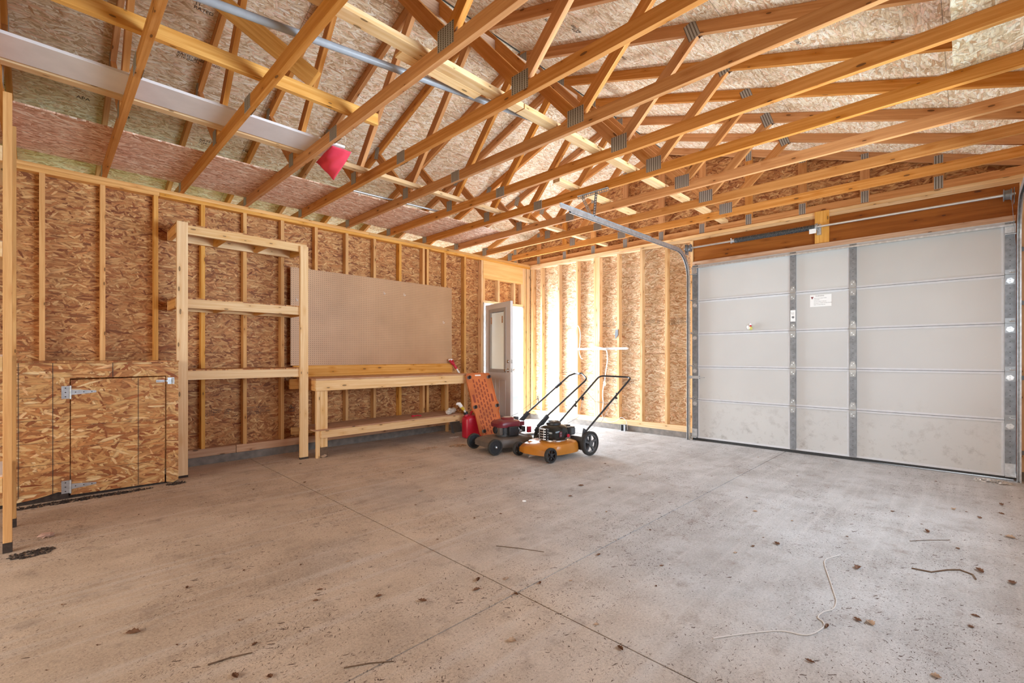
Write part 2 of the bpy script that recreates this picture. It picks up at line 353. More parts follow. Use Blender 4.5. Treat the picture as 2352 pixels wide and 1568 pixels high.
def floor_mat():
    m, nt, b = new_mat('dusty_concrete_floor')
    tc = node(nt, 'ShaderNodeTexCoord'); P = tc.outputs['Object']
    n1 = node(nt, 'ShaderNodeTexNoise', inputs={'Scale': 0.55, 'Detail': 5.0, 'Roughness': 0.6}); link(nt, P, n1.inputs['Vector'])
    n2 = node(nt, 'ShaderNodeTexNoise', inputs={'Scale': 3.2, 'Detail': 6.0, 'Roughness': 0.65}); link(nt, P, n2.inputs['Vector'])
    n3 = node(nt, 'ShaderNodeTexNoise', inputs={'Scale': 90.0, 'Detail': 3.0, 'Roughness': 0.7}); link(nt, P, n3.inputs['Vector'])
    base = ramp(nt, n1.outputs['Fac'], [(0.32, (0.32, 0.30, 0.285)), (0.5, (0.45, 0.45, 0.445)), (0.68, (0.55, 0.565, 0.58))])
    base = mix_c(nt, 0.35, base, ramp(nt, n2.outputs['Fac'], [(0.36, (0.22, 0.185, 0.16)), (0.5, (0.45, 0.435, 0.42)), (0.62, (0.66, 0.66, 0.66))]))
    base = mix_c(nt, 0.28, base, ramp(nt, n3.outputs['Fac'], [(0.35, (0.26, 0.23, 0.21)), (0.6, (0.66, 0.63, 0.60))]))
    # warm light on the shelf side painted in as a tan tint, ragged outline
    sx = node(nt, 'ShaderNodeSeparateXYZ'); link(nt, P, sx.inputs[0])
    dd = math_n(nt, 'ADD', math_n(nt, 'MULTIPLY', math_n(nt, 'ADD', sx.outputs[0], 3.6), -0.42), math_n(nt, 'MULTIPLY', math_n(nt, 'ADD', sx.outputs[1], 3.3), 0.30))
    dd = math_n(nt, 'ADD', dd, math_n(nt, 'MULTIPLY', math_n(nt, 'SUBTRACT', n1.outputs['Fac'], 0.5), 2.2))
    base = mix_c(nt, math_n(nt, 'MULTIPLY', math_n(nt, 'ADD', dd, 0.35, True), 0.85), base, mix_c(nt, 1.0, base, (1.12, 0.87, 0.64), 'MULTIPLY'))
    # tyre and sweep streaks along the drive direction
    ms = node(nt, 'ShaderNodeMapping'); ms.inputs['Scale'].default_value = (0.7, 14, 1); link(nt, P, ms.inputs['Vector'])
    n4 = node(nt, 'ShaderNodeTexNoise', inputs={'Scale': 1.0, 'Detail': 4.0}); link(nt, ms.outputs[0], n4.inputs['Vector'])
    base = mix_c(nt, math_n(nt, 'MULTIPLY', math_n(nt, 'SUBTRACT', n4.outputs['Fac'], 0.5), 1.4, True), base, (0.68, 0.66, 0.64))
    # scuffed dark smudges
    nb = node(nt, 'ShaderNodeTexNoise', inputs={'Scale': 5.5, 'Detail': 8.0, 'Roughness': 0.72}); link(nt, P, nb.inputs['Vector'])
    base = mix_c(nt, math_n(nt, 'MULTIPLY', math_n(nt, 'SUBTRACT', nb.outputs['Fac'], 0.55), 4.0, True), base, (0.24, 0.18, 0.145))
    # fine grit
    ng = node(nt, 'ShaderNodeTexNoise', inputs={'Scale': 260.0, 'Detail': 3.0, 'Roughness': 0.8}); link(nt, P, ng.inputs['Vector'])
    base = mix_c(nt, math_n(nt, 'MULTIPLY', math_n(nt, 'SUBTRACT', 0.46, ng.outputs['Fac']), 4.5, True), base, (0.20, 0.17, 0.15))
    # crumbs of bark, straw and seeds: thin flecks lying every way, gathered in drifts
    msk = node(nt, 'ShaderNodeTexNoise', inputs={'Scale': 1.5, 'Detail': 7.0, 'Roughness': 0.70}); link(nt, P, msk.inputs['Vector'])
    wn = node(nt, 'ShaderNodeTexNoise', inputs={'Scale': 34.0, 'Detail': 2.0}); link(nt, P, wn.inputs['Vector'])
    dv = node(nt, 'ShaderNodeVectorMath', operation='SCALE'); dv.inputs['Scale'].default_value = 0.022; link(nt, wn.outputs['Color'], dv.inputs[0])
    av = node(nt, 'ShaderNodeVectorMath', operation='ADD'); link(nt, P, av.inputs[0]); link(nt, dv.outputs[0], av.inputs[1])
    for sc_, thr, rotz, asp, lo, seed in ((9.0, 0.17, 35, 4.5, 0.57, 0), (17.0, 0.17, -50, 5.0, 0.54, 3.3), (26.0, 0.19, 10, 4.5, 0.52, 7.1), (38.0, 0.20, 75, 4.0, 0.50, 1.7), (70.0, 0.24, -15, 3.0, 0.47, 5.9)):
        mp = node(nt, 'ShaderNodeMapping'); mp.inputs['Rotation'].default_value = (0, 0, radians(rotz)); mp.inputs['Location'].default_value = (seed, seed * .7, 0)
        link(nt, av.outputs[0], mp.inputs['Vector'])
        mq = node(nt, 'ShaderNodeMapping'); mq.inputs['Scale'].default_value = (1, asp, 1); link(nt, mp.outputs[0], mq.inputs['Vector'])
        vo = node(nt, 'ShaderNodeTexVoronoi'); vo.voronoi_dimensions = '2D'; vo.inputs['Scale'].default_value = sc_; link(nt, mq.outputs[0], vo.inputs['Vector'])
        sp = node(nt, 'ShaderNodeSeparateColor'); link(nt, vo.outputs['Color'], sp.inputs[0])
        f = math_n(nt, 'MULTIPLY', math_n(nt, 'LESS_THAN', vo.outputs['Distance'], math_n(nt, 'MULTIPLY', sp.outputs[1], thr)), math_n(nt, 'GREATER_THAN', msk.outputs['Fac'], math_n(nt, 'ADD', math_n(nt, 'MULTIPLY', sp.outputs[0], 0.30), lo - 0.10)))
        base = mix_c(nt, math_n(nt, 'MULTIPLY', f, 0.90 if sc_ < 30 else 0.6), base, (0.085, 0.05, 0.035))
    link(nt, base, b.inputs['Base Color'])
    b.inputs['Roughness'].default_value = 0.75; b.inputs['Specular IOR Level'].default_value = 0.35
    bp = node(nt, 'ShaderNodeBump', inputs={'Strength': 0.35, 'Distance': 0.002})
    link(nt, n3.outputs['Fac'], bp.inputs['Height']); link(nt, bp.outputs[0], b.inputs['Normal'])
    return m


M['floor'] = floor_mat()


def panel_mat():
    m, nt, b = new_mat('door_panel_skin')
    tc = node(nt, 'ShaderNodeTexCoord'); P = tc.outputs['Object']
    n1 = node(nt, 'ShaderNodeTexNoise', inputs={'Scale': 1.2, 'Detail': 3.0}); link(nt, P, n1.inputs['Vector'])
    base = ramp(nt, n1.outputs['Fac'], [(0.3, (0.52, 0.51, 0.49)), (0.7, (0.57, 0.56, 0.535))])
    sx = node(nt, 'ShaderNodeSeparateXYZ'); link(nt, P, sx.inputs[0])
    low = math_n(nt, 'SUBTRACT', 1.15, math_n(nt, 'MULTIPLY', sx.outputs[2], 1.5), True)
    n2 = node(nt, 'ShaderNodeTexNoise', inputs={'Scale': 9.0, 'Detail': 8.0, 'Roughness': 0.75}); link(nt, P, n2.inputs['Vector'])
    f = math_n(nt, 'MULTIPLY', low, math_n(nt, 'MULTIPLY', math_n(nt, 'SUBTRACT', n2.outputs['Fac'], 0.52), 6.0, True))
    base = mix_c(nt, math_n(nt, 'MULTIPLY', f, 0.6), base, (0.24, 0.21, 0.19))
    link(nt, base, b.inputs['Base Color']); b.inputs['Roughness'].default_value = 0.5
    bp = node(nt, 'ShaderNodeBump', inputs={'Strength': 0.12, 'Distance': 0.004})
    link(nt, n1.outputs['Fac'], bp.inputs['Height']); link(nt, bp.outputs[0], b.inputs['Normal'])
    return m


M['panel'] = panel_mat()


def grass_mat():
    m, nt, b = new_mat('lawn')
    tc = node(nt, 'ShaderNodeTexCoord')
    n1 = node(nt, 'ShaderNodeTexNoise', inputs={'Scale': 3.0, 'Detail': 6.0}); link(nt, tc.outputs['Object'], n1.inputs['Vector'])
    link(nt, ramp(nt, n1.outputs['Fac'], [(0.3, (0.10, 0.17, 0.05)), (0.7, (0.19, 0.27, 0.10))]), b.inputs['Base Color'])
    b.inputs['Roughness'].default_value = 0.9
    return m


M['grass'] = grass_mat()


# ================================================================== mesh builder
class MB:
    def __init__(self):
        self.v = []; self.f = []; self.uv = []; self.mi = []; self.mats = []; self.sm = []
        self.cur = 0; self.M = None

    def face(self, idx, uvs, smooth=False):
        self.f.append(idx); self.uv.append(uvs); self.mi.append(self.cur); self.sm.append(smooth)

    def mat(self, m):
        if m not in self.mats: self.mats.append(m)
        self.cur = self.mats.index(m); return self

    def add(self, co):
        co = Vector(co)
        if self.M is not None: co = self.M @ co
        self.v.append(co); return len(self.v) - 1

    def hexa(self, c, L, W, H, l, w, h, uo=(0, 0)):
        """box from centre c, unit axes L,W,H and full sizes; u follows L"""
        L, W, H, c = Vector(L), Vector(W), Vector(H), Vector(c)
        ix = {}
        for a in (-1, 1):
            for b_ in (-1, 1):
                for d in (-1, 1):
                    ix[(a, b_, d)] = self.add(c + L * (a * l / 2) + W * (b_ * w / 2) + H * (d * h / 2))
        u0, v0 = uo
        def q(ks, ax):
            uvs = []
            for k in ks:
                p = (k[0] * l / 2, k[1] * w / 2, k[2] * h / 2)
                if ax == 0: uvs.append((u0 + p[1] * 0.1, v0 + p[2]))
                elif ax == 1: uvs.append((u0 + p[0], v0 + p[2] + 0.31 * (1 if k[1] > 0 else 2)))
                else: uvs.append((u0 + p[0], v0 + p[1] + 0.17 * (1 if k[2] > 0 else 2)))
            self.face([ix[k] for k in ks], uvs)
        det = L.cross(W).dot(H)
        F = [([(1, -1, -1), (1, 1, -1), (1, 1, 1), (1, -1, 1)], 0), ([(-1, 1, -1), (-1, -1, -1), (-1, -1, 1), (-1, 1, 1)], 0),
             ([(1, 1, -1), (-1, 1, -1), (-1, 1, 1), (1, 1, 1)], 1), ([(-1, -1, -1), (1, -1, -1), (1, -1, 1), (-1, -1, 1)], 1),
             ([(-1, -1, 1), (1, -1, 1), (1, 1, 1), (-1, 1, 1)], 2), ([(-1, 1, -1), (1, 1, -1), (1, -1, -1), (-1, -1, -1)], 2)]
        for ks, ax in F: q(ks if det > 0 else ks[::-1], ax)
        return self

    def box(self, x0, x1, t0, t1, z0, z1, along=None, uo=None):
        s = [abs(x1 - x0), abs(t1 - t0), abs(z1 - z0)]
        ax = [Vector((1, 0, 0)), Vector((0, 1, 0)), Vector((0, 0, 1))]
        k = along if along is not None else max(range(3), key=lambda i: s[i])
        o = [i for i in range(3) if i != k]
        c = V((x0 + x1) / 2, (t0 + t1) / 2, (z0 + z1) / 2)
        return self.hexa(c, ax[k], ax[o[0]], ax[o[1]], s[k], s[o[0]], s[o[1]], uo or (0, 0))

    def panel(self, x0, x1, t0, t1, z0, z1, udir, vdir):
        """thin board with metric uv in world position, u along udir, v along vdir (0=x,1=y,2=z)"""
        X = (x0, x1); Y = (-t0, -t1); Z = (z0, z1)
        ix = {}
        for a in (0, 1):
            for b_ in (0, 1):
                for d in (0, 1):
                    ix[(a, b_, d)] = self.add((X[a], Y[b_], Z[d]))
        for ks in ([(0, 0, 0), (1, 0, 0), (1, 1, 0), (0, 1, 0)], [(0, 0, 1), (0, 1, 1), (1, 1, 1), (1, 0, 1)],
                   [(0, 0, 0), (0, 0, 1), (1, 0, 1), (1, 0, 0)], [(0, 1, 0), (1, 1, 0), (1, 1, 1), (0, 1, 1)],
                   [(0, 0, 0), (0, 1, 0), (0, 1, 1), (0, 0, 1)], [(1, 0, 0), (1, 0, 1), (1, 1, 1), (1, 1, 0)]):
            self.face([ix[k] for k in ks], [((X[k[0]], Y[k[1]], Z[k[2]])[udir], (X[k[0]], Y[k[1]], Z[k[2]])[vdir]) for k in ks])
        return self

    def board(self, p0, p1, up, w, th):
        """board from p0 to p1 (vectors), w measured along up (made square to the run), th across"""
        p0, p1 = Vector(p0), Vector(p1); L = (p1 - p0); l = L.length; L.normalize()
        up = Vector(up); up = (up - L * up.dot(L)).normalized(); S = L.cross(up)
        return self.hexa((p0 + p1) / 2, L, up, S, l, w, th)

    def tube(self, pts, r, n=10, caps=True, closed=False):
        pts = [Vector(p) for p in pts]; rr = r if isinstance(r, (list, tuple)) else [r] * len(pts)
        rings = []; N = len(pts); ref = None; u = 0
        for i, p in enumerate(pts):
            if closed: d = pts[(i + 1) % N] - pts[i - 1]
            elif i == 0: d = pts[1] - pts[0]
            elif i == N - 1: d = pts[-1] - pts[-2]
            else: d = (pts[i + 1] - pts[i]).normalized() + (pts[i] - pts[i - 1]).normalized()
            d = d.normalized() if d.length > 1e-9 else Vector((0, 0, 1))
            if ref is None:
                ref = Vector((0, 0, 1)) if abs(d.z) < 0.9 else Vector((1, 0, 0))
            a = (ref - d * ref.dot(d))
            a = a.normalized() if a.length > 1e-6 else d.orthogonal().normalized()
            b_ = d.cross(a); ref = a
            if i: u += (p - pts[i - 1]).length
            rings.append(([self.add(p + a * (rr[i] * cos(2 * pi * k / n)) + b_ * (rr[i] * sin(2 * pi * k / n))) for k in range(n)], u))
        M_ = N if closed else N - 1
        for i in range(M_):
            (A, ua), (B, ub) = rings[i], rings[(i + 1) % N]
            for k in range(n):
                k2 = (k + 1) % n; c = 2 * pi * rr[i] / n
                self.face([A[k], A[k2], B[k2], B[k]], [(ua, k * c), (ua, (k + 1) * c), (ub, (k + 1) * c), (ub, k * c)], True)
        if caps and not closed:
            self.face(rings[0][0][::-1], [(0, 0)] * n); self.face(rings[-1][0], [(0, 0)] * n)
        return self

    def rod(self, p0, p1, r, n=10):
        return self.tube([p0, p1], r, n)

    def lathe(self, c, axis, prof, n=24, smooth=True, cap=True):
        """prof: list of (along, radius)"""
        c = Vector(c); A = Vector(axis).normalized(); a = A.orthogonal().normalized(); b_ = A.cross(a)
        rings = []
        for h, r in prof:
            rings.append([self.add(c + A * h + a * (r * cos(2 * pi * k / n)) + b_ * (r * sin(2 * pi * k / n))) for k in range(n)])
        for i in range(len(rings) - 1):
            for k in range(n):
                k2 = (k + 1) % n
                self.face([rings[i][k], rings[i][k2], rings[i + 1][k2], rings[i + 1][k]], [(0, 0)] * 4, smooth)
        if cap and prof[0][1] > 1e-5: self.face(rings[0][::-1], [(0, 0)] * n)
        if cap and prof[-1][1] > 1e-5: self.face(rings[-1], [(0, 0)] * n)
        return self

    def loft(self, rings, smooth=True, cap0=True, cap1=True):
        R_ = [[self.add(p) for p in r] for r in rings]; n = len(R_[0])
        for i in range(len(R_) - 1):
            for k in range(n):
                k2 = (k + 1) % n
                self.face([R_[i][k], R_[i][k2], R_[i + 1][k2], R_[i + 1][k]], [(k * .05, i * .05), (k * .05 + .05, i * .05), (k * .05 + .05, i * .05 + .05), (k * .05, i * .05 + .05)], smooth)
        if cap0: self.face(R_[0][::-1], [(0, 0)] * n)
        if cap1: self.face(R_[-1], [(0, 0)] * n)
        return self

    def prism(self, poly, c, U, W, N, depth):
        """poly in (u,w) extruded by depth along N, centred on c"""
        c, U, W, N = Vector(c), Vector(U), Vector(W), Vector(N)
        A = [self.add(c + U * p[0] + W * p[1] - N * (depth / 2)) for p in poly]
        B = [self.add(c + U * p[0] + W * p[1] + N * (depth / 2)) for p in poly]
        n = len(poly)
        self.face(A[::-1], [tuple(p) for p in poly][::-1]); self.face(B, [tuple(p) for p in poly])
        for k in range(n):
            k2 = (k + 1) % n
            self.face([A[k], A[k2], B[k2], B[k]], [(poly[k][0], 0), (poly[k2][0], 0), (poly[k2][0], depth), (poly[k][0], depth)])
        return self

    def build(self, name, mat=None, parent=None, bevel=0.0):
        me = bpy.data.meshes.new(name)
        off = Vector((0, 0, 0))
        if parent is not None:
            off = Vector(parent.get('_origin', (0, 0, 0)))
        me.from_pydata([tuple(p - off) for p in self.v], [], self.f)
        ul = me.uv_layers.new(name='UVMap')
        i = 0
        flat = [c for uvs in self.uv for uv in uvs for c in uv]
        ul.data.foreach_set('uv', flat)
        me.polygons.foreach_set('use_smooth', self.sm)
        if self.mats:
            for m in self.mats: me.materials.append(m)
            me.polygons.foreach_set('material_index', self.mi)
        else:
            me.materials.append(mat)
        me.update()
        if any(self.sm): me.set_sharp_from_angle(angle=0.65)
        o = bpy.data.objects.new(name, me); COL.objects.link(o)
        if parent is not None:
            o.parent = parent; o['_origin'] = tuple(off)
        if bevel:
            b = o.modifiers.new('bevel', 'BEVEL'); b.width = bevel; b.segments = 2; b.limit_method = 'ANGLE'
        return o


def smooth(pts, k=5):
    P_ = [Vector(p) for p in pts]; o_ = []
    for i in range(len(P_) - 1):
        a, b_, c, d = P_[max(i - 1, 0)], P_[i], P_[i + 1], P_[min(i + 2, len(P_) - 1)]
        for j in range(k):
            t = j / k; o_.append(.5 * ((2 * b_) + (c - a) * t + (2 * a - 5 * b_ + 4 * c - d) * t * t + (3 * b_ - a - 3 * c + d) * t ** 3))
    return o_ + [P_[-1]]


def thing(name, label, cat, loc=(0, 0, 0), group=None, kind=None, rotz=0.0, local=False):
    o = bpy.data.objects.new(name, None); COL.objects.link(o)
    o.empty_display_size = 0.1
    o.location = loc; o.rotation_euler = (0, 0, rotz)
    if not local: o['_origin'] = tuple(loc)
    o['label'] = label; o['category'] = cat
    if group: o['group'] = group
    if kind: o['kind'] = kind
    return o


def tag(o, label, cat, group=None, kind=None):
    o['label'] = label
    if cat: o['category'] = cat
    if group: o['group'] = group
    if kind: o['kind'] = kind
    return o


def structure(name, loc=(0, 0, 0), label=None):
    o = bpy.data.objects.new(name, None); COL.objects.link(o); o.location = loc
    o['_origin'] = tuple(loc); o['kind'] = 'structure'
    if label: o['label'] = label
    return o


def stamp(parent, text, p, right, up, size, mat=None, name='printed_stamp'):
    """ink lettering lying on a board: p lower left corner, right/up directions"""
    cu = bpy.data.curves.new(name, 'FONT'); cu.body = text; cu.size = size; cu.offset = 0.0
    cu.space_line = 0.85; cu.resolution_u = 2
    tmp = bpy.data.objects.new(name, cu)
    me = bpy.data.meshes.new_from_object(tmp)
    bpy.data.objects.remove(tmp); bpy.data.curves.remove(cu)
    me.name = name
    me.materials.clear(); me.materials.append(mat or M['ink'])
    o = bpy.data.objects.new(name, me); COL.objects.link(o)
    r, u = Vector(right).normalized(), Vector(up).normalized(); n = r.cross(u)
    off = Vector(parent.get('_origin', (0, 0, 0)))
    mt = Matrix((r, u, n)).transposed().to_4x4(); mt.translation = Vector(p) - off
    o.parent = parent
    o.matrix_local = mt
    return o


# ================================================================== dimensions
ZP = 2.808            # underside of the doubled top plate
ZC = 2.884            # underside of the truss bottom chords
ZT = 2.973            # top of the bottom chords
TW = 6.52             # distance from the workbench wall to the wall beside the camera
XB = -9.3             # open end behind the camera


def tx(k): return -6.0664 + 0.6096 * k


def zu(t):            # underside of the top chords
    return 4.205 - 0.3375 * abs(t - 2.6)


SX, SY, SZ = Vector((1, 0, 0)), Vector((0, 1, 0)), Vector((0, 0, 1))

# ------------------------------------------------------------------ floor with saw cuts
f = MB()
xs = [XB, -4.8038, -4.7962, -2.4315, -2.4290, 0.10]; ts = [-0.11, 2.032, 2.035, 4.2862, 4.2938, TW + 0.12]
for i, (a, b_) in enumerate(((xs[0], xs[1]), (xs[2], xs[3]), (xs[4], xs[5]))):
    for c, d in ((ts[0], ts[1]), (ts[2], ts[3]), (ts[4], ts[5])):
        f.panel(a, b_, c, d, -0.10, 0.0, 0, 1)
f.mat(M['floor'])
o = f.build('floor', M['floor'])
o['kind'] = 'structure'; o['label'] = 'dusty grey concrete slab with saw cut joints'
f2 = MB(); f2.panel(XB, 0.10, -0.11, TW + 0.12, -0.13, -0.028, 0, 1)
f2.build('joint_fill', M['mud'], o)
g = MB(); g.panel(-30, 30, -30, 30, -0.24, -0.14, 0, 1)
o = g.build('ground', M['grass']); o['kind'] = 'structure'
# pale gravel path outside the side door, pale wall added to give blown-out daylight
g = MB(); g.panel(-1.5, 6.5, -4.0, -0.12, -0.14, -0.06, 0, 1)
o = g.build('path_outside', simple('pale_path', (0.42, 0.42, 0.40), 0.8, noise=0.08)); o['kind'] = 'structure'

g = MB(); g.panel(0.4, 7.0, -4.0, -4.1, -0.14, 2.9, 0, 2)
o = g.build('wall_outside', simple('blown_out_white', (0.80, 0.80, 0.79), 0.6, noise=0.03)); o['kind'] = 'structure'

g = MB(); g.panel(0.10, 7.0, 2.6, 7.0, -0.14, -0.012, 0, 1)
o = g.build('driveway', simple('pale_driveway', (0.62, 0.61, 0.59), 0.8, noise=0.06)); o['kind'] = 'structure'

# ------------------------------------------------------------------ wall_left : the long wall with the bench and the side door
WL = structure('wall_left', (-4.5, 0, 0), 'stud and strand board wall behind the workbench')
m = MB()
m.panel(XB, -1.19, -0.089, -0.100, 0.085, 2.90, 0, 2)
m.panel(-0.205, 0.10, -0.089, -0.100, 0.085, 2.90, 0, 2)
m.panel(-1.19, -0.205, -0.089, -0.100, 2.105, 2.90, 0, 2)
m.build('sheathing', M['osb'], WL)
MB().panel(XB, -1.19, 0.012, -0.11, 0.0, 0.085, 0, 2).build('concrete_curb', M['conc'], WL)
MB().panel(-0.205, 0.10, 0.012, -0.11, 0.0, 0.085, 0, 2).build('concrete_curb', M['conc'], WL)
for a, b_ in ((XB, -4.93), (-4.925, -1.19)):
    MB().box(a, b_, 0.002, -0.087, 0.085, 0.170).build('bottom_plate', M['oldwood'], WL, 0.002)
for z0, z1, cuts in ((ZP, ZP + .037, (XB, -5.62, -1.6, 0.0)), (ZP + .0375, ZC, (XB, -3.3, -0.35, 0.089))):
    for a, b_ in zip(cuts[:-1], cuts[1:]):
        MB().box(a, b_ - .002, 0.0, -0.088, z0, z1).build('top_plate', M['pine'], WL, 0.002)
for i in range(-6, 13):
    xr = -6.445 + .4064 * i
    MB().box(xr - .038, xr, 0.0, -0.088, .170, ZP).build('stud', M['pine'], WL, 0.002)
MB().box(-2.343, -2.305, 0.0, -0.088, .170, ZP).build('stud', M['pine'], WL, 0.002)
for a, b_ in ((-1.232, -1.194), (-0.205, -0.167), (-0.160, -0.122), (-0.100, -0.050), (-0.048, -0.004)):
    MB().box(a, b_, 0.0, -0.088, .10, ZP).build('stud', M['wallpine'], WL, 0.002)
for a, b_, z0, z1 in ((-1.190, -1.152, 2.128, 2.505), (-0.840, -0.802, 2.128, 2.505), (-0.440, -0.402, 2.128, 2.505), (-0.246, -0.208, 2.128, 2.505)):
    MB().box(a, b_, 0.0, -0.088, z0, z1).build('cripple_stud', M['pale'], WL, 0.002)
MB().box(-1.190, -0.206, 0.0, -0.088, 2.090, 2.127).build('door_head_plate', M['pale'], WL, 0.002)
MB().box(-1.190, -0.206, 0.002, -0.086, 2.507, ZP).build('header', M['ply'], WL, 0.002)

# ------------------------------------------------------------------ wall_back : gable wall with the overhead door
WB = structure('wall_back', (0, -3, 0), 'gable wall of studs and strand board around the overhead door')
m = MB()
m.panel(.089, .100, -0.10, 3.155, 0.085, 2.90, 1, 2)
m.panel(.089, .100, 6.19, TW + .1, 0.085, 2.90, 1, 2)
m.panel(.089, .100, 3.155, 6.19, 2.46, 2.90, 1, 2)
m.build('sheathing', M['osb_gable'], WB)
MB().panel(-.012, .11, -0.1, 3.12, 0.0, 0.085, 1, 2).build('concrete_curb', M['conc'], WB)
MB().panel(-.012, .11, 6.20, TW + .1, 0.0, 0.085, 1, 2).build('concrete_curb', M['conc'], WB)
MB().box(-.002, .087, 0.0, 3.115, .085, .170).build('bottom_plate', M['pale'], WB, 0.002)
for z0, z1, cuts in ((ZP, ZP + .037, (0.0, 2.30, 4.66, TW)), (ZP + .0375, ZC, (-0.0, 1.9, 4.73, TW))):
    for a, b_ in zip(cuts[:-1], cuts[1:]):
        MB().box(0.0, .088, a, b_ - .002, z0, z1).build('top_plate', M['wallpine'], WB, 0.002)
for t in (0.010, .2553, .6617, 1.0681, 1.8809, 2.2873, 2.6937):
    MB().box(0.0, .088, t, t + (.06 if t < .1 else .038), .170, ZP).build('stud', M['wallpine'], WB, 0.002)
for t, x in ((1.435, 0.0), (1.475, 0.0), (1.514, 0.0)):
    MB().box(x, .088, t, t + .037, .170, ZP).build('stud', M['wallpine'], WB, 0.002)
for t in (3.080, 3.119, 6.19, 6.229, 6.46):
    MB().box(0.0, .088, t, t + .037, .06, (2.50 if 3.1 < t < 6.2 else ZP)).build('jamb_stud', M['wallpine'], WB, 0.002)
MB().box(0.004, .087, 3.122, 6.226, 2.50, ZP - .001).build('header', M['brown'], WB, 0.002)
MB().box(-0.036, 0.002, 3.12, 3.155, .0, 2.50).build('jamb_board', M['wallpine'], WB, 0.002)
MB().box(-0.004, 0.002, 6.19, 6.227, .0, 2.50).build('jamb_board', M['brown'], WB, 0.002)
# gable above the plate
gx = tx(10)
m = MB()
m.prism([(-1.35, ZC), (TW, ZC), (TW, zu(TW) + .1), (2.6, 4.30), (-1.35, zu(-1.35) + .1)], V(.0945, 0, 0), Vector((0, -1, 0)), SZ, SX, 0.011)
m.build('gable_sheathing', M['osb'], WB)

# ------------------------------------------------------------------ wall_right beside the camera with an added, unseen window, wall_front returns
WR = structure('wall_right', (-4.5, -TW, 0))
m = MB()
for a, b_, z0, z1 in ((XB, -4.6, .085, 2.90), (-4.6, -1.2, .085, .95), (-4.6, -1.2, 2.4, 2.9), (-1.2, 0.1, .085, 2.9)):
    m.panel(a, b_, TW + .089, TW + .10, z0, z1, 0, 2)
m.build('sheathing', M['osb'], WR)
MB().panel(XB, 0.10, TW - .012, TW + .11, 0.0, 0.085, 0, 2).build('concrete_curb', M['conc'], WR)
MB().box(XB, 0, TW, TW + .088, .085, .170).build('bottom_plate', M['pine'], WR)
MB().box(XB, 0, TW, TW + .088, ZP, ZC).build('top_plate', M['pine'], WR)
i = 0
while -0.45 - .4064 * i > XB:
    x = -0.45 - .4064 * i; i += 1
    if -4.6 < x and x - .038 < -1.2: continue
    MB().box(x - .038, x, TW, TW + .088, .170, ZP).build('stud', M['pine'], WR)
for n, (a, b_) in enumerate(((-4.6, -1.2),)):  # unseen window, placed and sized for the side light it lets in
    WN = structure('window_%d' % (n + 1), (a, -TW, 1.0))
    MB().box(a, b_, TW - .01, TW + .1, .95, .99).build('sill', M['jamb'], WN)
    MB().box(a, b_, TW, TW + .1, 2.36, 2.4).build('frame', M['jamb'], WN)
    for x in (a, (a + b_) / 2 - .02, b_ - .04): MB().box(x, x + .04, TW, TW + .1, .99, 2.36).build('frame', M['jamb'], WN)
WF = structure('wall_front', (XB, -3, 0))
m = MB(); m.panel(XB - .1, XB, -0.1, 0.6, 0, 2.9, 1, 2); m.panel(XB - .1, XB, 5.9, TW + .1, 0, 2.9, 1, 2); m.panel(XB - .1, XB, .6, 5.9, 2.45, 2.9, 1, 2)
m.prism([(-1.35, ZC), (TW, ZC), (TW, zu(TW) + .1), (2.6, 4.30), (-1.35, zu(-1.35) + .1)], V(XB - .05, 0, 0), Vector((0, -1, 0)), SZ, SX, 0.011)
m.build('sheathing', M['osb'], WF)

# ------------------------------------------------------------------ ceiling : roof deck in two slopes
CE = structure('ceiling', (-4.5, -2.6, 4.3), 'strand board roof deck seen from below')


def slope(name, t0, t1):
    """deck underside from t0 to t1, uv metric along x and up the slope"""
    m = MB()
    z0, z1 = zu(t0) + .0945, zu(t1) + .0945; l = sqrt((t1 - t0) ** 2 + (z1 - z0) ** 2)
    c = [V(XB, t0, z0), V(.12, t0, z0), V(.12, t1, z1), V(XB, t1, z1)]
    up = Vector((0, 0, .011))
    a = [m.add(p) for p in c]; b_ = [m.add(p + up) for p in c]
    uv = [(XB, t0 * 1.0554), (.12, t0 * 1.0554), (.12, t1 * 1.0554), (XB, t1 * 1.0554)]
    m.face(a if t1 < t0 else a[::-1], uv if t1 < t0 else uv[::-1]); m.face(b_, uv)
    for i in range(4): m.face([a[i], a[(i + 1) % 4], b_[(i + 1) % 4], b_[i]], [(0, 0)] * 4)
    return m.build(name, M['osb_roof'], CE)


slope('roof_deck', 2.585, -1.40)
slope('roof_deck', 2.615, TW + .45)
MB().box(XB, .1, 2.52, 2.68, 4.318, 4.330).build('ridge_cap', M['black'], CE)

# ------------------------------------------------------------------ roof trusses
JR = [(3.76, ZT + .01, 2.66, 4.20), (3.78, ZT + .01, 4.41, 3.60), (1.44, ZT + .01, 2.54, 4.20), (1.42, ZT + .01, .79, 3.60)]
ORD = {9: 'first', 8: 'second', 7: 'third', 6: 'fourth', 5: 'fifth', 4: 'sixth', 3: 'seventh', 2: 'eighth', 1: 'ninth', 0: 'tenth', -1: 'eleventh', -2: 'twelfth', -3: 'thirteenth', -4: 'fourteenth', -5: 'fifteenth'}


def plate(m, x, t, z, w, h, ang=0):
    """nail plate pair on both faces of a truss joint"""
    U = Vector((0, -cos(ang), sin(ang))); W = Vector((0, sin(ang), cos(ang)))
    for xx in (x - .0011, x + .0391):
        c = Vector((xx, -t, z))
        m.hexa(c, W, U, SX, h, w, .0018)


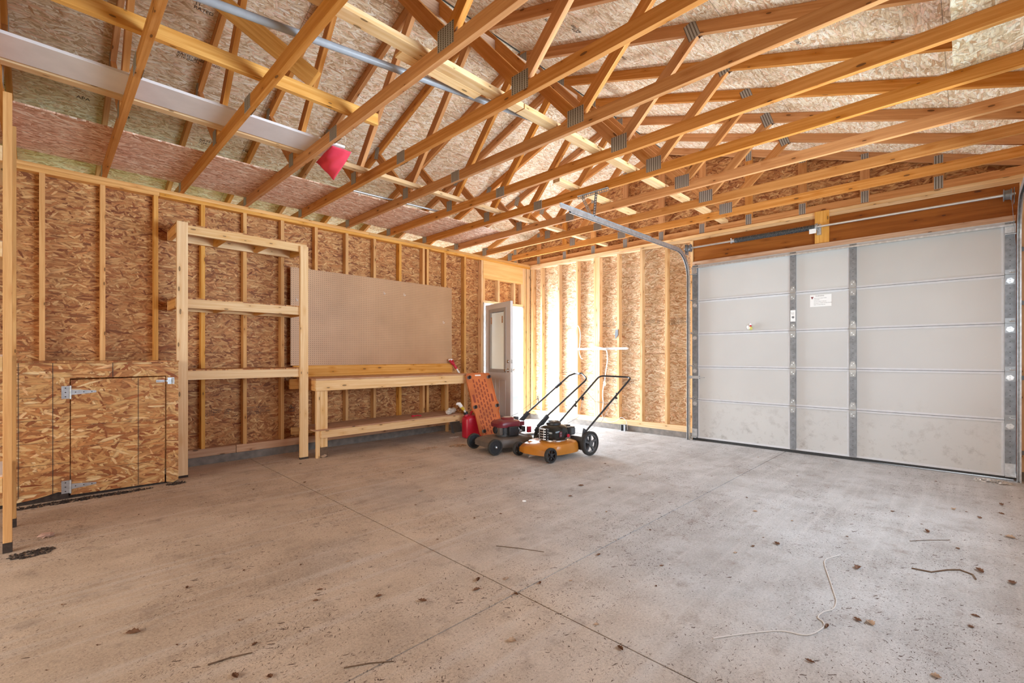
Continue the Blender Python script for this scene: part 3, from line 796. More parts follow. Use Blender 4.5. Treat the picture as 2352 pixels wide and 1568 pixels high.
def truss(k):
    x = tx(k); xm = x + .019
    T = thing('roof_truss', ORD[k] + ' wooden roof truss from the overhead door wall, pine chords and web with steel plates', 'roof truss', (x, 0, ZC), 'roof trusses')
    MB().box(x, x + .038, -1.30, TW + .06, ZC, ZT).build('bottom_chord', M['truss'], T, 0.002)
    for t1 in (-1.55, TW + .30):
        p0 = V(xm, 2.6, 4.205 + .047); p1 = V(xm, t1, zu(t1) + .047)
        MB().board(p0, p1, (0, 0, 1), .089, .038).build('top_chord', M['truss'], T, 0.002)
    for a, za, b_, zb in JR:
        MB().board(V(xm, a, za), V(xm, b_, zb), (0, 1, 0), .089, .0376).build('web', M['truss'], T, 0.002)
    for t, z, w_, h, an in ((3.77, 2.985, .15, .125, 0), (1.43, 2.985, .10, .12, 0), (2.315, 2.93, .125, .10, 0), (4.40, 3.625, .09, .14, .33), (.80, 3.625, .09, .14, -.33), (2.6, 4.20, .20, .12, 0), (.03, 2.95, .10, .13, 0)):
        m = MB(); plate(m, x, t, z, w_, h, an); m.build('gusset_plate', M['gusset'], T)
    return T


t9 = truss(9)
kids = list(t9.children)
for k in range(8, -6, -1):
    r = t9.copy(); COL.objects.link(r); r.location.x = tx(k)
    r['label'] = ORD[k] + ' wooden roof truss from the overhead door wall, pine chords and web with steel plates'
    for ch in kids:
        c = ch.copy(); COL.objects.link(c); c.parent = r
GT = thing('gable_truss', 'gable end truss with upright studs standing on the overhead door wall', 'roof truss', (gx, 0, ZC))
MB().box(gx, gx + .038, -1.30, TW + .06, ZC, ZT).build('bottom_chord', M['truss'], GT, 0.002)
for t1 in (-1.55, TW + .30):
    MB().board(V(gx + .019, 2.6, 4.252), V(gx + .019, t1, zu(t1) + .047), (0, 0, 1), .089, .038).build('top_chord', M['truss'], GT, 0.002)
for i in range(-5, 6):
    t = 2.6 + .6096 * i - .0 + .02
    if zu(t) - .01 > ZT + .05:
        MB().box(gx + .001, gx + .037, t - .0445, t + .0445, ZT, zu(t) + .01).build('gable_stud', M['truss'], GT, 0.002)
        for z in (ZT - .01, zu(t) + .01):
            m = MB(); plate(m, gx, t, z, .07, .13); m.build('gusset_plate', M['gusset'], GT)

# ------------------------------------------------------------------ boards lying in the roof
def loose(name, label, cat, x0, x1, t0, t1, z0, z1, mat, group=None, tilt=0):
    o = MB().board(V(x0, (t0 + t1) / 2, (z0 + z1) / 2), V(x1, (t0 + t1) / 2 + tilt, (z0 + z1) / 2), (0, 0, 1), abs(z1 - z0), abs(t1 - t0)).build(name, mat, None, 0.0015)
    return tag(o, label, cat, group)


e = .001
loose('lateral_brace', 'thin pine brace laid along the truss chords past the red cloth to the gable', 'brace', XB + .2, gx, 1.628, 1.668 + .03, ZT + e, ZT + .039, M['pale'], 'lateral braces on the bottom chords')
loose('lateral_brace', 'pine brace on edge with a splintered middle, ends short above the shelf posts', 'brace', -7.6, -4.62, 2.57, 2.608, ZT + e, ZT + .09, M['pine'], 'lateral braces on the bottom chords')
loose('lateral_brace', 'flat pine brace running beside the web joints under the ridge to the gable', 'brace', -7.9, -4.0, 3.495, 3.584, ZT + e, ZT + .039, M['pale'], 'lateral braces on the bottom chords')
loose('lateral_brace', 'second length of flat brace beside the web joints, carrying on to the gable', 'brace', -3.99, gx, 3.495, 3.584, ZT + e, ZT + .039, M['pale'], 'lateral braces on the bottom chords')
loose('split_board', 'pale pine board with a long dark split lying flat beside the ridge brace', 'board', -4.96, -4.33, 3.417, 3.4935, ZT + e, ZT + .0195, M['pale'])
loose('white_board', 'long white primed board lying flat across the bottom chords', 'board', -8.0, -4.62, 1.735, 2.045, ZT + e, ZT + .020, M['primed'])
loose('short_board', 'short pine board end poking past a chord above the track hanger', 'board', -2.72, -0.95, 2.80, 2.89, ZT + e, ZT + .039, M['pale'])
loose('ridge_brace', 'pine brace nailed along the webs just below the ridge', 'brace', -8.6, -1.1, 2.845, 2.883, 3.90, 3.988, M['oldwood'])
o = MB().panel(XB + .3, -1.75, .04, 1.055, ZT + e, ZT + .013, 0, 1).build('strand_board_platform', M['osb_shelf'])
tag(o, 'strand board sheets laid over the chords along the workbench wall as a storage platform', 'platform')
o = MB().panel(-6.7, -2.375, 5.816, 6.44, ZT + e, ZT + .012, 0, 1).build('strand_board_sheet', M['osb_roof'])
tag(o, 'pale strand board sheet resting on the chords above the overhead door track', 'board')
o = MB().board(V(-5.105, 2.595, 3.125), V(-5.70, 1.945, 3.86), Vector((0.6, -0.75, 0)), .125, .036).build('diagonal_brace', M['pine'], None, .002)
tag(o, 'wide orange pine board rising diagonally from the splintered brace toward the roof deck', 'brace')
# pipes
o = MB().tube([V(-5.95, 3.085, 2.996), V(-3.55, 3.487, 3.037)], .022, 20).build('grey_conduit_pipe', M['pvc'])
tag(o, 'thick grey plastic conduit lying slantwise over the bottom chords', 'pipe')
o = MB().tube([V(-4.15, 1.085, 2.987), V(-2.95, 1.165, 2.987)], .012, 12).build('thin_metal_conduit', M['galv'])
tag(o, 'thin metal conduit lying over the chords near the platform', 'pipe')

# ------------------------------------------------------------------ door_2 : insulated overhead door, five sections
D2 = structure('door_2', (0, -4.66, 0), 'closed white five-section overhead door with galvanised stiles')
ZJ = [0.035, .5665, 1.024, 1.481, 1.938, 2.440]
for i in range(5):
    z0, z1 = ZJ[i] + .0003, ZJ[i + 1] - .0003
    m = MB(); m.panel(-.040, -.008, 3.13, 6.20, z0, z1, 1, 2)
    m.panel(-.024, -.016, 3.14, 6.19, z0 - .008, z0 + .010, 1, 2)
    sec = m.build('door_section', M['panel'], D2)
    m = MB()
    for za, zb in ((z0, z0 + .022), (z1 - .022, z1)):
        m.box(-.048, -.040, 3.205, 6.13, za, zb)
        m.box(-.052, -.048, 3.205, 6.13, (za if za == z0 else zb - .004), (za + .004 if za == z0 else zb))
    m.build('section_rail', M['rail'], sec)
    if i: MB().box(-.0525, -.0405, 3.205, 6.13, z0 - .0022, z0 + .0022).build('joint_dark_line', M['grey_plastic'], sec)  # dark strip standing in for the shade in the section groove
    for a, b_ in ((3.130, 3.204), (4.341, 4.401), (4.931, 4.995), (6.132, 6.200)):
        m = MB(); m.mat(M['galv_dull'])
        m.box(-.058, -.040, a, b_, z0 + .004, z1 - .004)
        m.mat(M['black'])
        n = int((z1 - z0) / .05)
        for j in range(n):
            zz = z0 + .03 + j * .05
            m.box(-.0586, -.058, (a + b_) / 2 - .003, (a + b_) / 2 + .003, zz, zz + .006)
        m.build('stile', None, sec)
        m = MB()
        for tt in ((a - .022, a - .004) if a > 4 else (b_ + .004,)):
            m.box(-.043, -.040, tt, tt + .016, z0 + .024, z1 - .024)
        m.build('stile_edge', M['rail'], sec)
for zj in ZJ[1:5]:
    for a, b_ in ((4.341, 4.401), (4.931, 4.995)):
        c = (a + b_) / 2; m = MB(); m.mat(M['hinge'])
        m.prism([(-.024, -.085), (.024, -.085), (.03, -.03), (.03, .03), (.018, .085), (-.018, .085), (-.03, .03), (-.03, -.03)], V(-.0605, c, zj + .002), Vector((0, -1, 0)), SZ, SX, .004)
        m.mat(M['steel'])
        m.tube([V(-.066, c - .032, zj), V(-.066, c + .032, zj)], .006, 8)
        for dz in (-.065, -.045, .045, .065):
            m.lathe(V(-.0625, c + (.008 if abs(dz) > .05 else -.01), zj + dz), (-1, 0, 0), [(0, .006), (.004, .006), (.006, .003)], 6)
        m.build('hinge', None, D2)
    for a, b_, s in ((3.130, 3.204, -1), (6.132, 6.200, 1)):
        c = (a + b_) / 2; m = MB(); m.mat(M['hinge'])
        m.box(-.062, -.058, a, b_, zj - .09, zj + .05)
        m.box(-.092, -.060, a, b_ - .0, zj + .004, zj + .012)
        m.mat(M['steel'])
        m.lathe(V(-.062, c, zj - .055), (-1, 0, 0), [(0, .030), (.003, .028), (.003, .024), (.001, .023)], 6, False)
        m.tube([V(-.086, c, zj + .018), V(-.086, c + s * (.075 if s < 0 else .036), zj + .018)], .005, 8)
        for dz in (-.045, -.067, .028): m.lathe(V(-.062, c, zj + dz), (-1, 0, 0), [(0, .006), (.004, .006), (.006, .003)], 6)
        m.build('roller_hinge', None, D2)
m = MB(); m.box(-.095, -.040, 3.13, 6.20, 2.408, 2.412); m.box(-.095, -.092, 3.13, 6.20, 2.392, 2.412); m.box(-.046, -.040, 3.13, 6.20, 2.405, 2.445); m.build('top_strut', M['galv'], D2)
MB().box(-.040, -.005, 3.125, 6.205, 2.443, 2.500).build('stop_moulding', M['oldwood'], D2, .002)
MB().prism([(-3.13, .002), (-4.7, .003), (-5.3, .010), (-6.0, .014), (-6.20, .012), (-6.20, .035), (-3.13, .035)], Vector((-.027, 0, 0)), SY, SZ, SX, .046).build('bottom_seal', M['rubber'], D2)
m = MB(); m.box(-.085, -.058, 3.095, 3.235, .86, .90); m.box(-.075, -.060, 3.235, 3.30, .872, .884); m.build('slide_lock', M['galv'], D2)
for s_, a in ((-1, 3.13), (1, 6.132)):
    m = MB(); m.box(-.063, -.058, a, a + .072, .04, .16); m.box(-.10, -.058, a, a + .072, .04, .048); m.build('bottom_bracket', M['galv'], D2)
    m = MB(); m.box(-.075, -.058, a, a + .07, 2.33, 2.40); m.box(-.12, -.058, a, a + .07, 2.31, 2.316); m.build('top_bracket', M['galv'], D2)
# stickers on the door
m = MB(); m.box(-.0415, -.040, 4.546, 4.759, 1.757, 1.896); LB = m.build('warning_label', M['paper'], D2)
nY = Vector((0, -1, 0))
stamp(LB, 'WARNING', V(-.0422, 4.60, 1.876), nY, SZ, .018, name='label_text')
for i, tx_ in enumerate(('KEEP DOOR CLEAR WHEN', 'OPERATING', 'DO NOT ADJUST SPRINGS', 'EXTENSION CABLES UNDER TENSION', 'READ OWNER MANUAL')):
    stamp(LB, tx_, V(-.0422, 4.585, 1.852 - i * .019), nY, SZ, .0105, name='label_text')
m = MB(); m.prism([(0, 0), (.03, 0), (.015, -.03)], V(-.042, 4.553, 1.875), nY, SZ, SX, .001); m.build('label_symbol', M['maroon'], LB)
m = MB(); m.box(-.0592, -.058, 4.345, 4.398, 1.593, 1.732); LB = m.build('stile_label', M['paper'], D2)
stamp(LB, 'Service', V(-.0602, 4.348, 1.695), nY, SZ, .013, name='label_text')
stamp(LB, 'Door', V(-.0602, 4.356, 1.680), nY, SZ, .013, name='label_text')
m = MB(); m.lathe(V(-.0600, 4.372, 1.645), (-1, 0, 0), [(0, .014), (.0005, .014)], 16); m.build('label_symbol', M['galv_dull'], LB)
# crumpled wrapper
m = MB(); m.mat(M['yellow'])
rr = random.Random(3)
def blob(m, c, r, sq=(1, 1, 1), n=10, k=.25, rnd=rr):
    c = Vector(c); rings = []
    for i in range(1, 6):
        ph = pi * i / 6; ring = []
        for j in range(n):
            a = 2 * pi * j / n; q = r * (1 + rnd.uniform(-k, k))
            ring.append(c + Vector((q * sin(ph) * cos(a) * sq[0], q * sin(ph) * sin(a) * sq[1], -q * cos(ph) * sq[2])))
        rings.append(ring)
    m.loft(rings, smooth=False)
    return m
m.mat(simple('yellow_film', (0.55, 0.50, 0.12), .3)); blob(m, V(-.055, 3.895, 1.535), .026, (.5, .7, 1.1))
m.mat(M['red']); blob(m, V(-.062, 3.895, 1.562), .012, (.6, 1, 1))
m.mat(M['white']); blob(m, V(-.058, 3.890, 1.580), .015, (.5, .8, 1)); blob(m, V(-.048, 3.860, 1.545), .022, (.2, .8, 1.2))
o = m.build('wrapper_scrap'); tag(o, 'crumpled yellow, white and red wrapper scrap stuck low on the second door panel', 'wrapper')

# ------------------------------------------------------------------ tracks, shaft and spring
def track(t, side, label):
    T = thing('door_track', label, 'garage door track', (-.07, -t, 0), None)
    r = .36; zc = 2.62 - r; pts = [Vector((-.085, -t, .0)), Vector((-.085, -t, zc))]
    for i in range(1, 13):
        a = pi / 2 * i / 12; pts.append(Vector((-.085 - r + r * cos(a), -t, zc + r * sin(a))))
    pts.append(Vector((-2.80, -t, 2.615)))
    prof = [(-.026, -.014), (.026, -.014), (.026, -.011), (-.023, -.011), (-.023, .011), (.020, .011), (.026, .004), (.026, .014), (-.026, .014)]
    m = MB(); rings = []
    for i, p in enumerate(pts):
        d = (pts[min(i + 1, len(pts) - 1)] - pts[max(i - 1, 0)]).normalized(); a = Vector((0, -side, 0)); b_ = d.cross(a).normalized()
        if b_.dot(Vector((-1, 0, 0)) if abs(d.z) > .7 else Vector((0, 0, -1))) < 0: b_ = -b_
        rings.append([p + b_ * u + a * v for u, v in prof])
    m.loft(rings, smooth=False); m.build('rail', M['galv'], T)
    m = MB(); m.box(-2.98, -1.2, t - .002 - side * .016, t + .001 - side * .016, 2.598, 2.640); m.box(-2.98, -1.2, t - side * .016 - .012, t - side * .016 + .012, 2.640, 2.642)
    m.build('reinforcing_angle', M['galv'], T)
    m = MB()
    for z in (.25, .95, 1.65, 2.15):
        m.box(-.084, -.037, t + side * .018, t + side * .021, z, z + .04); m.box(-.040, -.037, t + side * .02, t + side * .05, z, z + .04)
    m.build('wall_bracket', M['galv_dull'], T)
    return T


TR1 = track(3.085, -1, 'galvanised door track curving up from the jamb beside the strand board studs')
TR2 = track(6.222, 1, 'galvanised door track on the far jamb, rising at the picture edge')


def perf(m, p0, p1, up, w=.032):
    """perforated angle: strip with punched holes, made from two rails and cross ties"""
    p0, p1 = Vector(p0), Vector(p1); L = (p1 - p0); l = L.length; L.normalize(); up = Vector(up); up = (up - L * up.dot(L)).normalized(); n = L.cross(up)
    for s in (-1, 1): m.hexa((p0 + p1) / 2 + up * (s * (w / 2 - .004)), L, up, n, l, .008, .002)
    k = max(2, int(l / .026))
    for i in range(k + 1):
        m.hexa(p0 + L * (l * i / k), L, up, n, .010, w - .012, .002)
    m.hexa((p0 + p1) / 2 + up * (w / 2) + n * .012, L, n, up, l, .024, .002)


xk = tx(6) - .006
H = thing('track_hanger', 'perforated steel angle hanger bracing the track to a truss chord', 'bracket', (xk, -3.05, 2.6))
m = MB(); perf(m, V(xk, 2.90, 2.872), V(xk, 3.28, 2.872), SZ); m.build('cross_angle', M['galv'], H)
m = MB(); perf(m, V(xk, 2.955, 2.872), V(xk, 3.07, 2.635), SY); m.build('diagonal_strut', M['galv'], H)
m = MB(); perf(m, V(xk, 3.13, 2.872), V(xk, 3.105, 2.635), SY); m.build('upright_strut', M['galv_dull'], H)

S = thing('torsion_shaft', 'torsion spring and steel shaft spanning the header above the overhead door', 'door spring', (-.10, -4.66, 2.685))
MB().tube([V(-.10, 3.03, 2.685), V(-.10, 6.20, 2.685)], .0127, 14).build('shaft', M['steel'], S)
m = MB(); pts = []; turns = 62
for i in range(turns * 10 + 1):
    a = 2 * pi * i / 10; t = 3.71 + .90 * i / (turns * 10)
    pts.append(V(-.10 + .027 * cos(a), t, 2.685 + .027 * sin(a)))
m.tube(pts, .0062, 5); m.build('spring', M['spring'], S)
m = MB(); m.lathe(V(-.10, 3.665, 2.685), (0, -1, 0), [(0, .016), (.0, .028), (.02, .028), (.025, .022), (.05, .024)], 16)
for a in (0, 2.1, 4.2): m.rod(V(-.10 + .02 * cos(a), 3.672, 2.685 + .02 * sin(a)), V(-.10 + .038 * cos(a), 3.672, 2.685 + .038 * sin(a)), .005, 6)
m.build('winding_cone', M['galv'], S)
m = MB(); m.lathe(V(-.10, 4.605, 2.685), (0, -1, 0), [(0, .022), (.01, .040), (.016, .040), (.016, .03), (.03, .03)], 16); m.build('stationary_cone', M['galv'], S)
m = MB(); m.box(-.058, -.021, 4.618, 4.658, 2.60, 2.72); m.box(-.12, -.05, 4.628, 4.632, 2.645, 2.725); m.build('centre_bearing_bracket', M['galv'], S)
m = MB(); m.hexa(V(-.13, 4.59, 2.635), SY, SZ, SX, .07, .055, .001); m.build('hang_tag', M['paper'], S)
for t in (3.105, 6.150):
    m = MB(); m.lathe(V(-.10, t - .03, 2.685), (0, -1, 0), [(0, .02), (0, .056), (.006, .056), (.010, .044), (.045, .046), (.050, .054), (.056, .054), (.056, .02)], 24)
    m.build('cable_drum', M['galv_dull'], S)
    m = MB(); m.box(-.14, -.037, t - .045 if t < 4 else t + .038, t - .041 if t < 4 else t + .042, 2.60, 2.74); m.build('end_bearing_plate', M['galv_dull'], S)
    m = MB(); q_ = t + .010 if t < 4 else t + .050; m.tube([V(-.145, t + (.005 if t < 4 else .02), 2.68), V(-.100, q_, 2.2), V(-.100, q_, .08)], .0018, 5); m.build('lift_cable', M['galv_dull'], S)
o = MB().box(-.021, -.001, 4.589, 4.731, 2.507, 2.883).build('spring_mounting_plank', M['pine'], None, .002)
tag(o, 'short upright pine plank on the header carrying the spring bracket', 'plank')

# ------------------------------------------------------------------ door_1 : side door, open inwards
D1 = structure('door_1', (-1.19, 0, 0), 'grey half glazed side door standing open')
m = MB(); m.box(-1.190, -1.150, .016, -.10, .0, 2.088); m.box(-.228, -.207, .012, -.10, .0, 2.088); m.box(-1.190, -.207, .012, -.10, 2.066, 2.088); m.build('door_frame', M['jamb'], D1, .002)
MB().box(-1.150, -.228, .0, -.12, .0, .020).build('threshold', M['galv'], D1)
hv = Vector((-1.148, -.035, 0)); U = Vector((-.195, -.80, 0)).normalized(); N = Vector((-U.y, U.x, 0))  # U from hinge to free edge
if N.x > 0: N = -N       # face turned to the bench
LW, LH, LT = .82, 2.035, .044
def lp(u, z, n=0.0): return hv + U * u + N * n + Vector((0, 0, z))
m = MB()
for a, b_, z0, z1 in ((0, .15, .015, LH), (.67, LW, .015, LH), (.15, .67, .015, .93), (.15, .67, 1.93, LH)):
    m.hexa(lp((a + b_) / 2, (z0 + z1) / 2), U, SZ, N, b_ - a, z1 - z0, LT)
LEAF = m.build('door_leaf', M['doorleaf'], D1)
m = MB()
for a, b_, z0, z1 in ((.13, .19, .91, 1.95), (.63, .69, .91, 1.95), (.19, .63, .91, .965), (.19, .63, 1.895, 1.95)):
    m.hexa(lp((a + b_) / 2, (z0 + z1) / 2), U, SZ, N, b_ - a, z1 - z0, LT + .018)
m.build('glazing_frame', M['glaze'], LEAF, .004)
m = MB(); m.hexa(lp(.41, 1.43), U, SZ, N, .44, .93, .004); m.build('window_pane', M['glass'], LEAF)
m = MB()
for i in range(46):
    m.hexa(lp(.41, .975 + i * .020, .012), U, (N * .25 + SZ).normalized(), (N - SZ * .25).normalized(), .40, .0205, .0012)
m.build('mini_blind', M['blind'], LEAF)
m = MB()
for u in (.235, .59): m.hexa(lp(u, 1.76, .034), U, SZ, N, .035, .11, .004)
m.build('handle_clip', M['oldwood'], LEAF)
m = MB()
for u in (.25, .57):
    for a, b_, z0, z1 in ((-.105, .105, .22, .232), (-.105, .105, .788, .80), (-.105, -.093, .22, .80), (.093, .105, .22, .80)):
        m.hexa(lp(u + (a + b_) / 2, (z0 + z1) / 2, LT / 2), U, SZ, N, b_ - a, z1 - z0, .010)
m.build('embossed_panel', M['doorleaf'], LEAF, .003)
for s in (1, -1):
    m = MB(); m.lathe(lp(.755, .95, s * LT / 2), N * s, [(0, .032), (.006, .032), (.010, .014), (.035, .014), (.040, .024), (.055, .028), (.066, .022), (.068, 0)], 20); m.build('door_knob', M['brass'], LEAF)
    m = MB(); m.lathe(lp(.755, 1.09, s * LT / 2), N * s, [(0, .028), (.012, .026), (.014, .010), (.022, .010), (.022, 0)], 18); m.build('deadbolt', M['brass'], LEAF)
m = MB()
for z in (.95, 1.09): m.hexa(lp(LW, z), SZ, N, U, .055, .026, .002)
m.build('strike_face', M['brass'], LEAF)
for z in (.22, 1.05, 1.81):
    m = MB(); m.rod(hv + N * .028 + Vector((.0, .02, z - .05)), hv + N * .028 + Vector((.0, .02, z + .05)), .007, 8); m.box(-1.186, -1.152, .0165, .0185, z - .05, z + .05); m.build('hinge', M['brass'], D1)

# ------------------------------------------------------------------ shelf unit on posts
# shelf
SH = thing('shelf_unit', 'tall open pine shelf unit with three joisted shelves on two posts', 'shelf unit', (-4.94, -.25, 0))
for x0, zt in ((-5.560, 2.470), (-4.412, 2.425)):
    P_ = MB().box(x0, x0 + .089, .462, .500, .0, zt).build('post', M['pale'], SH, .002)
    MB().box(x0 - .001, x0 + .090, .461, .501, .0, .022).build('rotten_foot', M['mud'], P_)
for z1 in (2.452, 1.732, 1.028):
    z0 = z1 - .089
    MB().box(-5.560, -4.325, .424, .462, z0, z1).build('front_rail', M['pale'], SH, .002)
    MB().box(-5.560, -4.325, .002, .040, z0, z1).build('rear_rail', M['pale'], SH, .002)
    for x in (-5.560, -5.16, -4.76, -4.363): MB().box(x, x + .038, .040, .424, z0, z1).build('joist', M['pine'], SH, .002)
    MB().panel(-5.562, -4.323, .002, .463, z1, z1 + .012, 0, 1).build('shelf_panel', M['osb'], SH)

# ------------------------------------------------------------------ strand board cabinet
CB = thing('strand_board_cabinet', 'low strand board cabinet with a hinged hatch beside the shelf unit', 'cabinet', (-6.3, -.31, 0))
m = MB()
yy = -.615
m.prism([(-7.5, .03), (-7.0, .022), (-6.75, .03), (-6.60, .028), (-6.52, .035), (-6.44, .05), (-6.37, .068), (-6.302, .05), (-6.302, 1.118), (-7.5, 1.118)], Vector((0, yy, 0)), SX, SZ, Vector((0, -1, 0)), .011)
m.prism([(-5.660, .015), (-5.61, .0), (-5.568, .02), (-5.568, 1.118), (-5.660, 1.118)], Vector((0, yy, 0)), SX, SZ, Vector((0, -1, 0)), .011)
m.prism([(-6.302, .990), (-5.660, .993), (-5.660, 1.118), (-6.302, 1.118)], Vector((0, yy, 0)), SX, SZ, Vector((0, -1, 0)), .011)
m.build('front_panel', M['osb_box'], CB)
MB().panel(-5.579, -5.568, .016, .609, .02, 1.118, 1, 2).build('side_panel', M['osb_box'], CB)
MB().panel(-7.50, -5.565, .016, .632, 1.119, 1.131, 0, 1).build('top_panel', M['osb'], CB)
for a, b_ in ((-7.48, -6.31), (-5.655, -5.58)): MB().box(a, b_, .570, .608, .0, .085 if a < -7 else .07).build('base_plate', M['mud'], CB)
MB().box(-6.31, -5.655, .55, .588, .0, .07).build('base_plate', M['mud'], CB)
m = MB(); m.prism([(-6.296, .030), (-5.672, .018), (-5.668, .984), (-6.296, .976)], Vector((0, yy - .004, 0)), SX, SZ, Vector((0, -1, 0)), .011)
HT = m.build('hatch', M['osb_box'], CB)
m = MB()
for x in (-6.592, -6.402, -5.862): m.box(x - .0018, x + .0018, .6215 if x < -6.3 else .6255, .6222 if x < -6.3 else .6262, .06 if x < -6.3 else .03, (1.117 if x < -6 else .978))
m.box(-6.036, -6.032, .6215, .6222, .995, 1.117)
for z in (.30, .48, .66, .84): m.box(-7.4, -6.31, .6215, .6219, z - .001, z + .001)
m.build('guide_lines', M['ink'], CB)
m = MB()
for z in (.22, .42, .60): m.box(-6.29, -5.68, .6255, .6259, z - .001, z + .001)
m.build('guide_lines', M['ink'], HT)
for z in (.875, .100):
    m = MB(); m.mat(M['galv']); ty = .6265
    m.box(-6.352, -6.304, .6210, .6240, z - .052, z + .052)
    m.rod(V(-6.298, .629, z - .055), V(-6.298, .629, z + .055), .006, 8)
    m.prism([(0, -.022), (.05, -.018), (.155, -.008), (.155, .008), (.05, .018), (0, .022)], V(-6.295, ty + .001, z), SX, SZ, Vector((0, -1, 0)), .0025)
    m.mat(M['black'])
    for dx, dz in ((-.030, -.035), (-.030, 0), (-.030, .035), (.03, 0), (.08, 0), (.13, 0)):
        m.lathe(V(-6.298 + dx, ty if dx > 0 else .6235, z + dz), (0, -1, 0), [(0, .005), (.003, .004)], 8)
    m.build('strap_hinge', None, CB)
m = MB(); m.mat(M['galv']); m.box(-5.735, -5.675, .6262, .6285, .935, .955); m.rod(V(-5.73, .632, .945), V(-5.66, .632, .945), .004, 8); m.build('bolt', None, HT)
m = MB(); m.mat(M['galv']); m.box(-5.650, -5.600, .6210, .6240, .915, .975); m.rod(V(-5.612, .632, .918), V(-5.612, .632, .972), .007, 8); m.box(-5.660, -5.625, .624, .640, .938, .952); m.build('latch_keeper', None, CB)

# ------------------------------------------------------------------ rack at the picture edge
RK = thing('storage_rack', 'pine storage rack standing nearest the camera, only its end post in view', 'rack', (-7.2, -1.5, 0))
for x, t in ((-6.622, 1.772), (-6.622, 1.20), (-8.0, 1.772), (-8.0, 1.20)):
    P_ = MB().box(x, x + .038, t, t + .038, .0, 2.745).build('post', M['pine'], RK, .002)
    MB().box(x - .001, x + .039, t - .001, t + .039, .0, .06).build('rotten_foot', M['mud'], P_)
for z in (.45, 1.17, 1.85, 2.42):
    MB().box(-8.0, -6.66, 1.748, 1.771, z - .089, z).build('front_rail', M['pale'], RK, .002)
    MB().box(-8.0, -6.66, 1.239, 1.262, z - .089, z).build('rear_rail', M['pale'], RK, .002)
    MB().box(-6.661, -6.623, 1.20, 1.81, z - .089, z).build('end_rail', M['pale'], RK, .002)
    MB().panel(-8.0, -6.625, 1.239, 1.771, z, z + .012, 0, 1).build('shelf_panel', M['primed'], RK)

# ------------------------------------------------------------------ pegboard, ledger board, workbench
PB = MB().panel(-4.341, -1.871, -.0, .006, 1.058, 2.262, 0, 2).build('pegboard', M['peg'])
tag(PB, 'large brown pegboard sheet fixed to the studs above the workbench', 'pegboard')
for i, (x, z, lb) in enumerate(((-3.079, 2.064, 'small white peg hook high on the pegboard, nearer the shelf unit'), (-2.753, 2.071, 'small white peg hook high on the pegboard, nearer the side door'), (-2.044, 1.706, 'small white peg hook midway up the pegboard by its door-side edge'), (-4.275, 1.868, 'small white peg hook on the pegboard strip beyond the shelf post'))):
    m = MB(); m.tube([V(x, .006, z + .018), V(x, .012, z + .012), V(x, .012, z - .010), V(x + .003, .022, z - .018), V(x + .006, .034, z - .012), V(x + .007, .036, z)], .0028, 7)
    o = m.build('peg_hook', M['white']); tag(o, lb, 'hook', 'hooks on the pegboard')
o = MB().box(-4.318, -1.884, .001, .039, .916, 1.056).build('ledger_board', M['pine'], None, .002)
tag(o, 'knotty pine board on edge along the back of the workbench', 'board')
WBN = thing('workbench', 'long pine workbench with a lower shelf under the pegboard', 'workbench', (-3.1, -.31, 0))
MB().panel(-4.285, -1.94, .042, .622, .895, .914, 0, 1).build('bench_top', M['oldwood'], WBN)
MB().box(-4.285, -1.942, .582, .620, .775, .894).build('front_apron', M['pale'], WBN, .002)
MB().box(-4.375, -1.942, .042, .080, .775, .894).build('rear_apron', M['pine'], WBN, .002)
for x in (-4.285, -3.5, -2.7, -1.980): MB().box(x, x + .038, .080, .582, .775, .894).build('cross_member', M['pine'], WBN, .002)
for x in (-4.262, -2.06):
    for t in (.544, .085):
        MB().box(x, x + .038, t, t + .0375, .0, .775).build('leg', M['pale'], WBN, .002)
        L = MB().box(x + .039, x + .128, t, t + .0375, .12, .775).build('leg', M['pale'], WBN, .002) if t > .5 and x < -4 else None
m = MB(); m.box(-4.224, -4.134, .543, .5815, .0, .12); o = m.build('rotten_leg_end', M['twig'], WBN, .002)
m = MB(); blob(m, V(-4.18, .565, .02), .035, (1.2, 1, .5)); m.build('crumbled_foot', M['leafpale'], WBN)
MB().panel(-4.30, -2.12, .10, .600, .318, .330, 0, 1).build('lower_shelf', M['oldwood'], WBN)
MB().box(-4.222, -2.122, .583, .621, .232, .317).build('shelf_rail', M['pale'], WBN, .002)
MB().box(-4.375, -2.122, .10, .138, .232, .317).build('shelf_rail', M['pine'], WBN, .002)

# ------------------------------------------------------------------ creeper board leaning on the bench
def frame_thing(name, label, cat, origin, Xa, Ya, Za, group=None):
    o = thing(name, label, cat, origin, group, local=True)
    mt = Matrix((Vector(Xa), Vector(Ya), Vector(Za))).transposed()
    o.rotation_euler = mt.to_euler()
    return o


a_ = V(-2.00, 1.10, .012); b_ = V(-1.935, .685, .925)
Zc = (b_ - a_).normalized(); Xc = Vector((.985, -.16, 0)); Xc = (Xc - Zc * Xc.dot(Zc)).normalized(); Yc = Zc.cross(Xc)   # Yc points away from the room
CR = frame_thing('mechanic_creeper', 'orange plastic mechanic creeper board leaning upright on the bench end', 'creeper', a_, Xc, Yc, Zc)
m = MB(); m.mat(M['orange'])
out = [(-.07, .0), (.07, .0), (.10, .03), (.18, .06), (.195, .10), (.205, .38), (.235, .44), (.235, .50), (.215, .56), (.215, .95), (.19, .985), (.06, .99), (-.06, .99), (-.18, .985), (-.205, .95), (-.205, .56), (-.22, .50), (-.22, .44), (-.19, .38), (-.185, .10), (-.17, .06), (-.10, .03)]
m.prism(out, Vector((0, 0, 0)), SX, SZ, SY, .030)
m.build('creeper_deck', None, CR, .006)
m = MB()
n_ = len(out)
